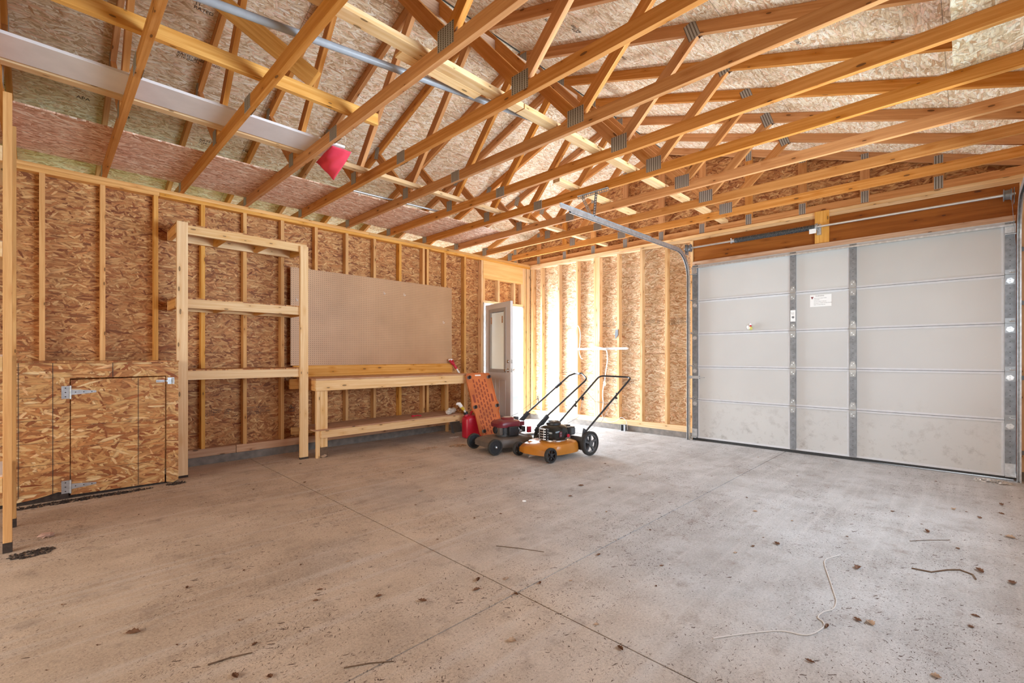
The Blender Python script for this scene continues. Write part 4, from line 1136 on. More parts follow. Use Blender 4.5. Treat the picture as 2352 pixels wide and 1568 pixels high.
for i in range(n_):
    p, q = out[i], out[(i + 1) % n_]
    m.board(Vector((p[0], -.018, p[1])), Vector((q[0], -.018, q[1])), SY, .012, .010)
m.build('raised_edge', M['orange'], CR)
m = MB()
for c in range(-2, 3):
    for r_ in range(11):
        z = .09 + r_ * .078 + (.039 if c % 2 else 0)
        if z > .90: continue
        pol = [(-.0105, -.022), (-.005, -.027), (.005, -.027), (.0105, -.022), (.0105, .022), (.005, .027), (-.005, .027), (-.0105, .022)]
        m.prism(pol, Vector((c * .050, -.0150, z)), SX, SZ, SY, .002)
for s in (-1, 1):
    for z in (.16, .24, .32): m.prism([(-.007, -.024), (.007, -.024), (.007, .024), (-.007, .024)], Vector((s * .135, -.0150, z)), SX, SZ, SY, .002)
    m.prism([(-.018, -.055), (0, -.065), (.018, -.055), (.018, .055), (0, .065), (-.018, .055)], Vector((s * .155, -.0150, .60)), SX, SZ, SY, .002)
m.build('slots', M['slotred'], CR)
m = MB(); m.prism([(-.05, -.010), (.05, -.010), (.05, .010), (-.05, .010)], Vector((0, -.0155, .958)), SX, SZ, SY, .003); m.build('handle_slot', M['paper'], CR)
for x, z in ((-.165, .925), (.175, .925), (-.180, .47), (.195, .47), (-.13, .11), (.13, .11)):
    m = MB(); m.mat(M['galv_dull']); m.lathe((x, -.015, z), (0, -1, 0), [(0, .026), (.006, .024), (.012, .008), (.030, .008)], 14)
    m.mat(M['black']); m.lathe((x - .012, -.052, z - .006), (1, 0, 0), [(0, .014), (.002, .025), (.020, .025), (.022, .014)], 18)
    m.build('caster', None, CR)

# ------------------------------------------------------------------ red fuel can
th = radians(-14)
GC = frame_thing('fuel_can', 'red plastic fuel can with pour spout on the floor at the bench end', 'fuel can', V(-2.085, .775, 0), (cos(th), sin(th), 0), (-sin(th), cos(th), 0), (0, 0, 1))


def sring(cx, cy, z, a, b_, n=28, e=4.0):
    r = []
    for i in range(n):
        t = 2 * pi * i / n; c, s = cos(t), sin(t)
        r.append(Vector((cx + a * math.copysign(abs(c) ** (2 / e), c), cy + b_ * math.copysign(abs(s) ** (2 / e), s), z)))
    return r


m = MB(); m.loft([sring(0, 0, .0, .135, .088), sring(0, 0, .008, .147, .098), sring(0, 0, .02, .150, .10), sring(0, 0, .265, .150, .10), sring(0, 0, .295, .140, .094), sring(0, 0, .318, .105, .078), sring(0, 0, .325, .05, .04)])
m.build('can_body', M['red'], GC)
m = MB(); m.tube([(-.04, 0, .318), (-.025, 0, .365), (.02, 0, .378), (.09, 0, .372), (.125, 0, .33), (.132, 0, .285)], .016, 12); m.build('handle', M['red'], GC)
m = MB(); m.mat(M['red']); m.lathe((-.095, 0, .29), (-.25, 0, 1), [(0, .036), (.05, .032), (.055, .030)], 18)
m.build('filler_neck', None, GC)
m = MB(); m.lathe((-.108, 0, .342), (-.45, 0, 1), [(0, .034), (.028, .032), (.030, .02)], 20); m.build('cap', M['black'], GC)
m = MB(); m.mat(M['white']); m.tube([(-.120, 0, .370), (-.150, 0, .415), (-.195, 0, .465)], [.013, .020, .026], 14)
m.mat(simple('yellow_spout', (.72, .52, .06), .4)); m.tube([(-.146, -.006, .405), (-.188, -.010, .448)], [.0185, .024], 12)
m.mat(M['white']); m.tube([(-.192, 0, .462), (-.215, 0, .490), (-.245, 0, .497), (-.262, 0, .485)], [.027, .030, .020, .010], 14)
m.build('spout', None, GC)

# ------------------------------------------------------------------ crumpled bag on the lower shelf, scoop below it
m = MB(); blob(m, V(-2.26, .50, .378), .060, (1.2, .9, .72), 12, .22); blob(m, V(-2.33, .53, .365), .042, (1.2, .9, .72), 10, .25)
o = m.build('crumpled_bag', simple('thin_white_film', (.62, .58, .52), .4)); tag(o, 'crumpled white plastic bag on the far end of the bench lower shelf', 'bag')
m = MB()
pr = [(-.11, 0), (-.095, .12), (-.06, .22), (.06, .22), (.095, .12), (.11, 0)]
o0 = V(-2.05, .42, 0)
m.prism([(-.11, 0), (.11, 0), (.09, .19), (-.09, .19)], o0 + Vector((0, .05, .02)), SX, (SZ * .92 + SY * .38).normalized(), SY, .004)
for s in (-1, 1): m.prism([(0, 0), (.07, 0), (.0, .17)], o0 + Vector((s * .105, .05, .02)), -SY, SZ, SX, .004)
o = m.build('grey_scoop', M['grey_plastic']); tag(o, 'dark grey plastic scoop standing under the bench behind the red fuel can', 'scoop')

m = MB(); m.tube([V(-2.86, .405, .340), V(-2.80, .42, .348), V(-2.74, .43, .340)], .008, 8); m.tube([V(-2.80, .42, .345), V(-2.79, .39, .342)], .006, 8); m.box(-2.875, -2.845, .395, .415, .331, .355)
o = m.build('red_clamp', M['red']); tag(o, 'small red hand clamp lying on the bench lower shelf', 'clamp')
# ------------------------------------------------------------------ red handled shovel against the wall
p0 = V(-1.868, .075, 1.02); p1 = V(-1.52, .46, .24)
d = (p1 - p0).normalized(); sx_ = Vector((.8, .6, 0)); sx_ = (sx_ - d * sx_.dot(d)).normalized()
SV = thing('snow_shovel', 'red and white snow shovel leaning on the wall past the bench end', 'shovel', tuple(V(-1.42, .57, 0)))
m = MB(); m.mat(M['white']); m.tube([p0 - d * .01, p0 + d * .55], .013, 12); m.mat(M['red']); m.tube([p0 + d * .26, p0 + d * .38], .0142, 12); m.mat(M['white']); m.tube([p0 + d * .549, p1], .013, 12); m.build('shaft', None, SV)
m = MB(); g0 = p0 - d * .115
m.tube([p0 + d * .06, p0 - d * .02, p0 - d * .06 - sx_ * .055, g0 - sx_ * .075], [.021, .020, .018, .017], 10); m.tube([p0 - d * .02, p0 - d * .06 + sx_ * .055, g0 + sx_ * .075], [.020, .018, .017], 10); m.build('grip_yoke', M['red'], SV)
m = MB(); m.rod(g0 - sx_ * .078, g0 + sx_ * .078, .017, 12); m.build('grip', M['white'], SV)
nn = d.cross(sx_).normalized(); m = MB(); rings = []
for i in range(9):
    q = -1 + 2 * i / 8; off = .035 * (q * q)
    s_ = 1 if nn.dot(SY) > 0 else -1
    rings.append([p1 - d * .03 + sx_ * (.20 * q) - nn * s_ * off, p1 + d * .24 + sx_ * (.21 * q) - nn * s_ * (off + .01), p1 + d * .24 + sx_ * (.21 * q) - nn * s_ * (off + .014), p1 - d * .03 + sx_ * (.20 * q) - nn * s_ * (off + .004)])
m.loft(rings); m.build('blade', M['grey_plastic'], SV)


# ------------------------------------------------------------------ lawn mowers (local: front towards -x, far side +y)
def wheel(m, c, r, w_, tyre, hub, spokes=6, solid=False):
    c = Vector(c); y = Vector((0, 1, 0))
    m.mat(tyre)
    tr = r * .80
    prof = [(-w_ / 2 * .6, tr), (-w_ / 2, tr * 1.06), (-w_ / 2, r * .95), (-w_ / 2 * .7, r), (w_ / 2 * .7, r), (w_ / 2, r * .95), (w_ / 2, tr * 1.06), (w_ / 2 * .6, tr)]
    m.lathe(c, y, prof, 40, cap=False)
    m.lathe(c, y, [(w_ / 2 * .6, tr), (w_ / 2 * .6, tr * .97), (-w_ / 2 * .6, tr * .97), (-w_ / 2 * .6, tr)], 40, cap=False)
    m.mat(hub)
    m.lathe(c, y, [(-w_ / 2 * 1.05, 0), (-w_ / 2 * 1.05, r * .10), (-w_ / 2 * .9, r * .24), (w_ / 2 * .9, r * .24), (w_ / 2 * 1.05, r * .10), (w_ / 2 * 1.05, 0)], 20)
    m.lathe(c, y, [(-w_ * .34, r * .98 * .80), (-w_ * .34, r * .70), (w_ * .34, r * .70), (w_ * .34, r * .98 * .80)], 40, cap=False)
    if solid:
        m.lathe(c, y, [(-w_ * .22, 0), (-w_ * .22, r * .72), (w_ * .22, r * .72), (w_ * .22, 0)], 30)
    for i in range(spokes):
        a = 2 * pi * i / spokes + .3; dd = Vector((cos(a), 0, sin(a)))
        m.board(c + dd * r * .18, c + dd * r * .74, y, w_ * .55, r * (.16 if not solid else .10))


def rail(m, pts, r=.0125): m.tube(pts, r, 12)


def arc_pts(p, q, s, n=5):
    """round the corner at q between p and s"""
    p, q, s = Vector(p), Vector(q), Vector(s); a = (p - q).normalized(); b_ = (s - q).normalized(); r = .07; o_ = []
    for i in range(n + 1):
        t = i / n; o_.append(q + a * r * (1 - t) ** 2 + b_ * r * t ** 2)
    return o_


th = radians(-4.4)
M2 = frame_thing('lawn_mower', 'yellow deck push mower with black engine and tall spoked rear wheels', 'lawn mower', V(-2.21, 2.39, 0), (cos(th), sin(th), 0), (-sin(th), cos(th), 0), (0, 0, 1), 'push lawn mowers')
m = MB(); rg = []
for z, k, kx in ((.062, 1.0, 1.0), (.10, 1.0, 1.0), (.145, .985, .985), (.172, .93, .93), (.186, .80, .82), (.190, .55, .6), (.192, .3, .3)):
    rg.append(sring(-.02, .0, z, .285 * kx, .262 * k, 44, 3.0))
m.loft(rg, cap0=False)
m.build('deck', M['yellow'], M2)
m = MB(); rg = []
for i in range(13):
    q = -1 + i / 6; y = .235 * q; bx = -.315 - .065 * cos(q * pi / 2) - (.02 if q > .3 else 0); zt = .150 + .020 * cos(q * 2.6)
    rg.append([Vector((-.18, y, zt + .025)), Vector((bx + .05, y, zt + .006)), Vector((bx, y, zt - .025)), Vector((bx - .004, y, .062)), Vector((bx + .01, y, .060)), Vector((-.18, y, .075))])
m.loft(rg); m.build('front_apron', M['yellow'], M2)
m = MB(); m.box(.245, .275, -.22, .24, .06, .215); m.build('rear_plate', M['grey_plastic'], M2, .004)
for i, (x, y, r_, w_) in enumerate(((-.32, -.262, .083, .045), (-.32, .262, .083, .045), (.32, -.285, .142, .048), (.32, .285, .142, .048))):
    m = MB(); wheel(m, (x, y, r_), r_, w_, M['rubber'], M['black'] if x < 0 else M['grey_plastic'], 5 if x > 0 else 6); m.build('wheel', None, M2)
for s in (-1, 1):
    m = MB(); m.rod((-.32, s * .20, .083), (-.32, s * .262, .083), .008, 8); m.build('front_axle', M['grey_plastic'], M2)
    m = MB(); m.rod((.32, s * .22, .142), (.32, s * .285, .142), .008, 8)
    m.prism([(-.05, .06), (.05, .06), (.05, .16), (.01, .30), (-.03, .32), (-.06, .20)], Vector((.29, s * .238, 0)), SX, SZ, SY, .014)
    m.build('wheel_bracket', M['grey_plastic'], M2)
m = MB(); m.mat(M['gloss_black']); m.loft([sring(.0, 0, .200, .150, .150, 36, 2.4), sring(.0, 0, .235, .168, .165, 36, 2.5), sring(.0, 0, .300, .168, .165, 36, 2.5), sring(.0, 0, .338, .150, .148, 36, 2.4), sring(.0, 0, .362, .105, .105, 36, 2.2), sring(0, 0, .368, .09, .09, 36, 2)])
m.mat(M['steel']); m.lathe((0, 0, .185), SZ, [(0, .13), (.004, .155), (.014, .155), (.016, .13)], 30)
m.build('engine_cowl', None, M2)
m = MB(); m.loft([sring(0, 0, .365, .088, .088, 30, 2), sring(0, 0, .388, .086, .086, 30, 2), sring(0, 0, .402, .068, .068, 30, 2), sring(0, 0, .404, .02, .02, 30, 2)])
for i in range(14):
    a = 2 * pi * i / 14; m.board((.04 * cos(a), .04 * sin(a), .4055), (.066 * cos(a), .066 * sin(a), .4035), SZ, .004, .006)
m.build('starter_cover', M['black'], M2)
m = MB(); m.mat(M['steel'])
for i in range(5): m.tube([(-.165, -.07, .215 + i * .028), (-.195, -.03, .215 + i * .028), (-.195, .04, .215 + i * .028), (-.16, .08, .215 + i * .028)], .006, 7)
for y in (-.03, .04): m.rod((-.196, y, .205), (-.196, y, .335), .004, 6)
m.mat(M['black']); m.box(-.185, -.14, -.07, .07, .21, .335)
m.build('muffler', None, M2)
m = MB(); m.mat(M['black']); m.box(.10, .215, .02, .14, .24, .335); m.mat(M['grey_plastic']); m.box(.13, .20, .140, .162, .255, .325); m.mat(M['glassgrey']); m.lathe((.19, .10, .335), SZ, [(0, .026), (.018, .026), (.02, .02)], 18)
m.M = None; o = m.build('fuel_tank', None, M2)
m = MB(); m.mat(M['black']); m.box(.13, .24, -.02, .05, .30, .345); m.build('air_filter', None, M2, .004)
m = MB(); m.lathe((.07, -.163, .245), (0, -1, 0), [(0, .020), (.014, .020), (.016, .014), (.016, 0)], 16); m.build('primer_bulb', M['red'], M2)
m = MB(); m.hexa((-.055, -.1655, .272), SX, SZ, SY, .040, .060, .003); LG = m.build('engine_badge', M['maroon'], M2)
m = MB()
for z in (.258, .287): m.hexa((-.055, -.1675, z), SX, SZ, SY, .024, .018, .002)
m.build('badge_mark', M['galv_dull'], LG)
m = MB(); m.board((-.12, -.12, .20), (-.02, -.10, .20), SZ, .02, .03); m.box(.03, .12, .11, .155, .21, .235); m.build('blower_housing_foot', M['steel'], M2)
HND = MB(); zt = .895; xe = 1.215
near = [Vector((.27, -.245, .26)), Vector((.34, -.248, .315))]; far = [Vector((.27, .245, .26)), Vector((.34, .248, .315))]
c1 = Vector((xe, -.25, zt)); c2 = Vector((xe - .03, .25, zt + .005))
pts = near + arc_pts(near[-1], c1, c2) + arc_pts(c1, c2, far[-1]) + far[::-1]
rail(HND, pts, .0120); HND.build('handle', M['black'], M2)
m = MB(); m.tube([c1 + Vector((-.36, .01, -.235)), c1 + Vector((-.30, .0, -.33)), c1 + Vector((-.30, .36, -.33)), c1 + Vector((-.34, .47, -.21))], .0035, 6); m.build('engine_stop_bail', M['galv'], M2)
m = MB()
for q in (.40, .62):
    c = near[-1].lerp(c1, q) if q > .5 else far[-1].lerp(c2, q)
    m.rod(c + Vector((0, 0, -.03)), c + Vector((0, 0, .035)), .007, 8); m.lathe(c + Vector((0, 0, -.045)), SZ, [(0, .016), (.018, .018), (.02, .008)], 8)
c = far[-1].lerp(c2, .55); m.box(c.x, c.x + .025, -c.y - .01, -c.y + .012, c.z - .055, c.z - .01)
m.build('handle_knob', M['black'], M2)
m = MB(); a0 = far[-1].lerp(c2, .56); m.tube([a0 + Vector((.01, -.01, -.03)), a0 + Vector((-.2, -.10, -.26)), Vector((.30, .05, .34)), Vector((.16, .0, .32))], .003, 6)
m.tube([near[-1].lerp(c1, .6) + Vector((0, .01, -.03)), Vector((.62, -.22, .36)), Vector((.42, -.12, .22)), Vector((.22, -.02, .25))], .003, 6); m.build('control_cable', M['string'], M2)
m = MB(); m.prism([(-.06, 0), (.05, .0), (.09, .03), (-.02, .025)], Vector((-.33, .02, .028)), SX, (SZ * .5 + SY * .86).normalized(), SY, .002); o = m.build('discharge_flap', M['white'], M2)

th = radians(-11.6)
M1 = frame_thing('lawn_mower', 'grey deck push mower with dark red engine cover, parked between creeper and yellow mower', 'lawn mower', V(-2.34, 1.72, 0), (cos(th), sin(th), 0), (-sin(th), cos(th), 0), (0, 0, 1), 'push lawn mowers')
m = MB(); rg = []
for z, k, kx in ((.060, 1.0, 1.0), (.105, 1.0, 1.0), (.140, .98, .98), (.160, .93, .93), (.172, .78, .80), (.176, .5, .5)):
    rg.append(sring(.03, 0, z, .315 * kx, .225 * k, 40, 3.2))
m.loft(rg, cap0=False); m.build('deck', M['deckgrey'], M1)
m = MB(); rg = []
for i in range(9):
    q = -1 + i / 4; y = .19 * q
    rg.append([Vector((-.15, y, .168)), Vector((-.31, y, .150)), Vector((-.345, y, .125)), Vector((-.345, y, .065)), Vector((-.15, y, .075))])
m.loft(rg); m.build('front_apron', M['deckgrey'], M1)
for x, y in ((-.32, -.255), (-.32, .255), (.33, -.255), (.33, .255)):
    m = MB(); wheel(m, (x, y, .095), .095, .046, M['rubber'], M['black'], 10, True)
    m.mat(M['steel']); m.lathe((x, y + (-.026 if y < 0 else .026), .095), (0, -1 if y < 0 else 1, 0), [(0, .013), (.008, .012), (.010, .006)], 12); m.build('wheel', None, M1)
m = MB()
for x in (-.32, .33): m.rod((x, -.25, .095), (x, .25, .095), .008, 8)
m.build('axle', M['galv_dull'], M1)
m = MB(); m.loft([sring(-.01, 0, .290, .165, .135, 32, 4), sring(-.01, 0, .335, .170, .138, 32, 4), sring(-.0, 0, .358, .160, .128, 32, 4), sring(.01, 0, .372, .115, .095, 32, 3), sring(.01, 0, .376, .10, .085, 32, 3)]); m.box(.13, .22, -.09, .09, .29, .345); m.build('engine_shroud', M['maroon'], M1)
m = MB(); m.mat(M['maroon']); m.loft([sring(.02, 0, .372, .085, .078, 24, 2.6), sring(.02, 0, .392, .078, .070, 24, 2.6), sring(.02, 0, .402, .06, .055, 24, 2.6)]); m.mat(M['string']); m.loft([sring(.02, 0, .4025, .055, .050, 24, 2.6), sring(.02, 0, .404, .05, .046, 24, 2.6)]); m.build('starter_cover', None, M1)
m = MB(); m.mat(M['grey_plastic']); m.loft([sring(.0, 0, .175, .12, .11, 24, 3), sring(0, 0, .292, .135, .115, 24, 3)]);
for i in range(6): m.loft([sring(.02, 0, .20 + i * .015, .15, .12, 24, 4), sring(.02, 0, .204 + i * .015, .15, .12, 24, 4)])
m.build('engine_block', None, M1)
m = MB(); m.mat(M['black']); m.box(-.06, .075, .118, .175, .190, .300); m.mat(M['deckgrey']); m.box(-.17, -.125, .02, .12, .20, .29); m.mat(M['black']); m.lathe((-.15, -.02, .255), (-1, 0, 0), [(0, .045), (.035, .045), (.04, .03)], 18); m.build('air_filter_cover', None, M1, .006)
m = MB(); m.mat(M['galv']); m.tube([(.09, -.125, .28), (.12, -.14, .24), (.10, -.13, .20)], .012, 8); m.lathe((.12, -.135, .235), (0, -1, 0), [(0, .022), (.02, .022), (.022, .012)], 12); m.mat(M['black']); m.box(.135, .20, .06, .14, .22, .285); m.build('carburettor', None, M1)
m = MB(); m.lathe((.165, .02, .345), SZ, [(0, .034), (.012, .034), (.045, .037), (.05, .030)], 20); m.build('fuel_cap', M['grey_plastic'], M1)
m = MB(); m.hexa((.285, -.10, .235), SX, SZ, SY, .055, .075, .03); m.build('red_latch', M['red'], M1, .004)
m = MB(); m.box(.20, .40, -.12, .12, .15, .185); m.build('discharge_door', M['galv'], M1, .01)
HND = MB(); near = [Vector((.33, -.22, .29)), Vector((.40, -.215, .345))]; far = [Vector((.33, .22, .29)), Vector((.40, .215, .345))]
c1 = Vector((1.20, -.20, .86)); c2 = Vector((1.26, .20, .905)); k1 = Vector((1.235, -.12, .875))
pts = near + arc_pts(near[-1], c1, Vector((1.28, -.02, .915))) + [Vector((1.30, .02, .93))] + [Vector((1.27, .15, .918)), Vector((1.22, .20, .89))] + far[::-1]
rail(HND, pts, .0120)
HND.build('handle', M['black'], M1)
for s in (-1, 1):
    m = MB()
    p = Vector((.30, s * .222, .22)); q = Vector((.50, s * .215, .405)); m.board(p, q, Vector((-.6, 0, .8)), .055, .030)
    p = Vector((.28, s * .225, .10)); q = Vector((.33, s * .222, .27)); m.board(p, q, Vector((1, 0, 0)), .05, .022)
    m.build('handle_bracket', M['black'], M1, .005)
m = MB(); a0 = far[-1]; b0 = Vector((1.22, .20, .89))
for q in (.70,): m.board(a0.lerp(b0, q), a0.lerp(b0, q + .12), SZ, .034, .034)
m.build('grip_sleeve', M['black'], M1, .006)
m = MB(); c = Vector((1.285, .09, .925)); m.board(c + Vector((-.01, -.055, .0)), c + Vector((.0, .045, .0)), SZ, .030, .030); m.build('throttle_box', M['galv'], M1, .003)
m = MB()
c = a0.lerp(b0, .80); m.tube([c, c + Vector((-.02, .0, .07)), c + Vector((-.035, 0, .15))], .004, 6)
m.tube([c + Vector((-.035, 0, .15)), c + Vector((.12, -.10, .17)), Vector((1.27, .02, .90)), Vector((1.22, -.14, .80)), Vector((1.19, -.19, .78))], .0025, 6)
c = a0.lerp(b0, .33); m.tube([c, c + Vector((-.012, .0, .10))], .005, 6); m.tube([c + Vector((-.03, 0, .055)), c + Vector((.01, 0, .06))], .004, 6)
m.build('control_lever', M['black'], M1)
m = MB(); m.tube([a0.lerp(b0, .33) + Vector((-.01, .0, .07)), Vector((.35, .20, .42)), Vector((.02, .05, .37))], .002, 5); m.build('starter_cord', M['twig'], M1)

# ------------------------------------------------------------------ things on the gable wall
m = MB(); m.mat(M['white']); m.box(-.030, -.001, 1.10, 2.075, 1.278, 1.312); m.mat(M['galv']); m.box(-.032, -.030, 1.11, 2.06, 1.288, 1.302)
m.mat(M['white']); m.lathe(V(-.0155, 2.075, 1.295), (0, -1, 0), [(0, .016), (.03, .003)], 10)
PS = m.build('plug_strip'); tag(PS, 'long white plug-in strip fixed level across the studs behind the mowers', 'power strip')
m = MB(); m.board(V(-.047, 1.42, 1.338), V(-.047, 1.70, 1.284), SZ, .034, .028)
o = m.build('power_bar', M['white'], None, .004); tag(o, 'short white power bar hanging aslant over the long white strip', 'power strip')
o = MB().tube(smooth([V(-.05, 1.69, 1.285), V(-.052, 1.725, 1.25), V(-.05, 1.735, 1.10), V(-.05, 1.70, .90), V(-.05, 1.685, .76), V(-.05, 1.665, .70), V(-.05, 1.645, .56), V(-.05, 1.655, .42), V(-.05, 1.64, .31)]), .0085, 10).build('hanging_cable', M['white'])
tag(o, 'white power cord dropping from the aslant power bar down the studs', 'cord')
m = MB(); m.lathe(V(-.050, 1.68, .765), (0, -.15, -1), [(0, .013), (.02, .022), (.05, .018), (.075, .010)], 14); o = m.build('cable_coupler', M['white']); tag(o, 'white plug and socket joined halfway down the hanging power cord', 'plug')
o = MB().tube(smooth([V(-.05, 1.64, .31), V(-.045, 1.63, .22), V(-.04, 1.66, .160), V(-.06, 1.72, .118), V(-.06, 1.80, .112), V(-.05, 1.90, .140), V(-.035, 1.97, .200), V(-.035, 2.03, .19), V(-.04, 2.075, .15), V(-.04, 2.090, .08), V(-.04, 2.095, .02)]), .0050, 8).build('outlet_cable', M['string'])
tag(o, 'thin pale cable sagging along the bottom plate to the loose outlet box', 'cable')
OB = thing('outlet_box', 'small open steel outlet box standing against the concrete curb', 'outlet box', tuple(V(-.05, 2.035, 0)))
m = MB(); m.box(-.074, -.070, 2.045, 2.070, .0, .10); m.box(-.074, -.014, 2.068, 2.072, .0, .10); m.box(-.074, -.014, 1.996, 2.000, .0, .10); m.box(-.018, -.014, 1.996, 2.072, .0, .10); m.box(-.074, -.014, 1.996, 2.072, .096, .10); m.build('box_shell', M['galv'], OB)
m = MB(); m.box(-.060, -.020, 2.005, 2.040, .005, .092); m.build('dark_interior', M['black'], OB)
o = MB().tube([V(-.012, 1.03, 1.33), V(-.012, 1.03, 1.53)], .013, 12).build('white_tube', M['galv']); tag(o, 'short pale tube standing on the long white strip between studs', 'tube')
o = MB().tube(smooth([V(-.02, 1.03, 1.53), V(-.02, 1.05, 1.62), V(-.02, 1.09, 1.685), V(-.02, 1.14, 1.68), V(-.02, 1.175, 1.55), V(-.048, 1.185, 1.36), V(-.05, 1.172, 1.27), V(-.02, 1.18, 1.16), V(-.01, 1.215, 1.125)]), .0075, 10).build('looped_cable', M['white'])
tag(o, 'white cable arching up from the short tube and hanging down over the strip', 'cable')
m = MB(); m.prism([(0, .0), (.045, .0), (.045, -.09), (-.005, -.15), (-.012, -.08)], V(-.006, 1.86, 1.60), Vector((0, -1, 0)), SZ, SX, .008)
o = m.build('hanging_scraper', M['galv_dull']); tag(o, 'small dark scraper blade hung on a stud above the white strip', 'scraper')
m = MB(); rc = random.Random(11); n = 12; cols = []
A, B, C_, T_ = V(-4.700, 1.63, 2.950), V(-4.727, 2.02, 2.966), V(-4.556, 2.04, 2.964), V(-4.63, 1.85, 2.745)
g_ = [[None] * (n + 1) for _ in range(n + 1)]
for i in range(n + 1):
    for j in range(n + 1):
        u, v = i / n, j / n
        p = A * (1 - u) * (1 - v) + B * u * (1 - v) + C_ * u * v + T_ * (1 - u) * v
        b_ = sin(pi * u) * sin(pi * v)
        p = p + Vector((-.012, -.02, -.018)) * b_ + Vector((.010, -.006, .008)) * (sin(7 * u + 4 * v) * .8 + sin(11 * v - 5 * u) * .6) * (.3 + b_)
        if p.z > 2.970: p.z = 2.970
        g_[i][j] = m.add(p)
for i in range(n):
    for j in range(n): m.face([g_[i][j], g_[i + 1][j], g_[i + 1][j + 1], g_[i][j + 1]], [(0, 0)] * 4, True)
o = m.build('red_cloth', M['cloth']); sd = o.modifiers.new('thickness', 'SOLIDIFY'); sd.thickness = .0025
tag(o, 'crumpled red cloth hanging from the end of the white board in the trusses', 'cloth')

# ------------------------------------------------------------------ printing on the strand board
YM = Vector((0, -1, 0))
TXT = ['RATED SHEATHING\n24/16  7/16 INCH\nSIZED FOR SPACING\nEXPOSURE 1', 'APA\n24/16\nMILL 370', 'THIS SIDE DOWN\nPANEL GRADE\n7/16  HUD UM-40', 'SHEATHING\n15/32 INCH\nPS 2-10', '7/16\nRATED\nEXPOSURE 1']
def wall_block(par, i, p, r, w=.30, h=.028):
    x = 0
    for j in range(2):
        tx_ = TXT[(i * 2 + j * 3) % 5]
        wid = max(len(l) for l in tx_.split('\n')) * h * .56
        if x + wid > w: tx_ = '24/16\nAPA\n7/16'; wid = 5 * h * .56
        if x + wid > w: break
        stamp(par, tx_, Vector(p) + Vector(r) * x, r, SZ, h); x += wid + .025
for i in range(3, 13):
    x = -6.445 + .4064 * (i - 1) + .02
    if -5.5 < x < -4.5: wall_block(WL, i, V(x, -.0885, .56), SX)
    if -4.5 < x < -4.3:
        stamp(WL, 'LP', V(x + .13, -.0885, .48), SZ, -SX, .085); stamp(WL, 'APA', V(x + .22, -.0885, .48), SZ, -SX, .045)
    if -4.2 < x < -2.0: wall_block(WL, i, V(x, -.0885, .765), SX)
    if x > -1.9: wall_block(WL, i, V(x, -.0885, 1.97), SX)
for i, t in enumerate((.72, 1.12, 1.56, 1.93, 2.34, 2.745)):
    wall_block(WB, i, V(.0885, t, 1.71), YM)
    if 1.5 < t < 2.2: wall_block(WB, i + 2, V(.0885, t, .79), YM)
def on_roof(tx_, x, t, size, flip=False):
    s = 1 if t > 2.6 else -1
    up = (V(0, 0, zu(2.6)) - V(0, s, zu(2.6) - .3375)).normalized()       # towards the ridge
    p = V(x, t, zu(t) + .0925)
    r = Vector((-1, 0, 0)) if s < 0 else Vector((1, 0, 0))
    r = SX if s < 0 else -SX
    stamp(CE, tx_, p, r, up, size * .72)
for tx_, x, t, sz in (('RATED SHEATHING\n7/16 INCH', -5.65, 1.05, .05), ('24/16\nEXPOSURE 1', -5.65, 2.0, .05), ('11\nRATED', -5.62, 1.55, .06), ('LP', -4.55, 1.2, .11), ('APA\n24/16', -4.35, 1.1, .05), ('MILL 370\nAPA', -4.2, 1.9, .05),
                      ('SIZED FOR SPACING', -5.0, 2.3, .05), ('APA', -3.2, 1.1, .07), ('EXPOSURE 1', -3.0, 1.9, .05), ('LP', -5.95, .1, .11), ('APA', -6.25, .2, .07), ('RATED\n7/16', -5.3, .1, .06), ('MILL', -4.9, .12, .06),
                      ('LP', -3.35, 3.35, .12), ('APA\nRATED', -3.15, 3.45, .06), ('SHEATHING', -2.6, 3.6, .06), ('LP', -2.75, 5.1, .12), ('24/16', -2.5, 5.0, .06), ('APA', -1.7, 5.9, .08), ('EXPOSURE 1', -2.1, 4.3, .05)):
    on_roof(tx_, x, t, sz)

# ------------------------------------------------------------------ litter on the slab
R = random.Random(21)
def leaf_mesh(i, mat, L=.055, W=.016):
    m = MB(); rr = random.Random(100 + i); n = 7; rows = []
    bend = rr.uniform(.6, 1.6); curl = rr.uniform(.3, 1.2)
    for k in range(n + 1):
        s = k / n; w_ = W * (sin(pi * min(.97, s + .02)) ** .8) * (1 + (.22 if k % 2 else -.15)); row = []
        for j in (-1, -.5, 0, .5, 1):
            row.append(m.add(((s - .5) * L, j * w_, .0015 + .010 * bend * (s - .45) ** 2 * 2 + .016 * curl * j * j * (w_ / W) + rr.uniform(0, .0015))))
        rows.append(row)
    for a in range(n):
        for b_ in range(4): m.face([rows[a][b_], rows[a + 1][b_], rows[a + 1][b_ + 1], rows[a][b_ + 1]], [(0, 0)] * 4, True)
    m.tube([(-.5 * L, 0, .004), (-.72 * L, .004, .002)], .0007, 4)
    o = m.build('dead_leaf', mat); md = o.modifiers.new('thickness', 'SOLIDIFY'); md.thickness = .0005
    return o


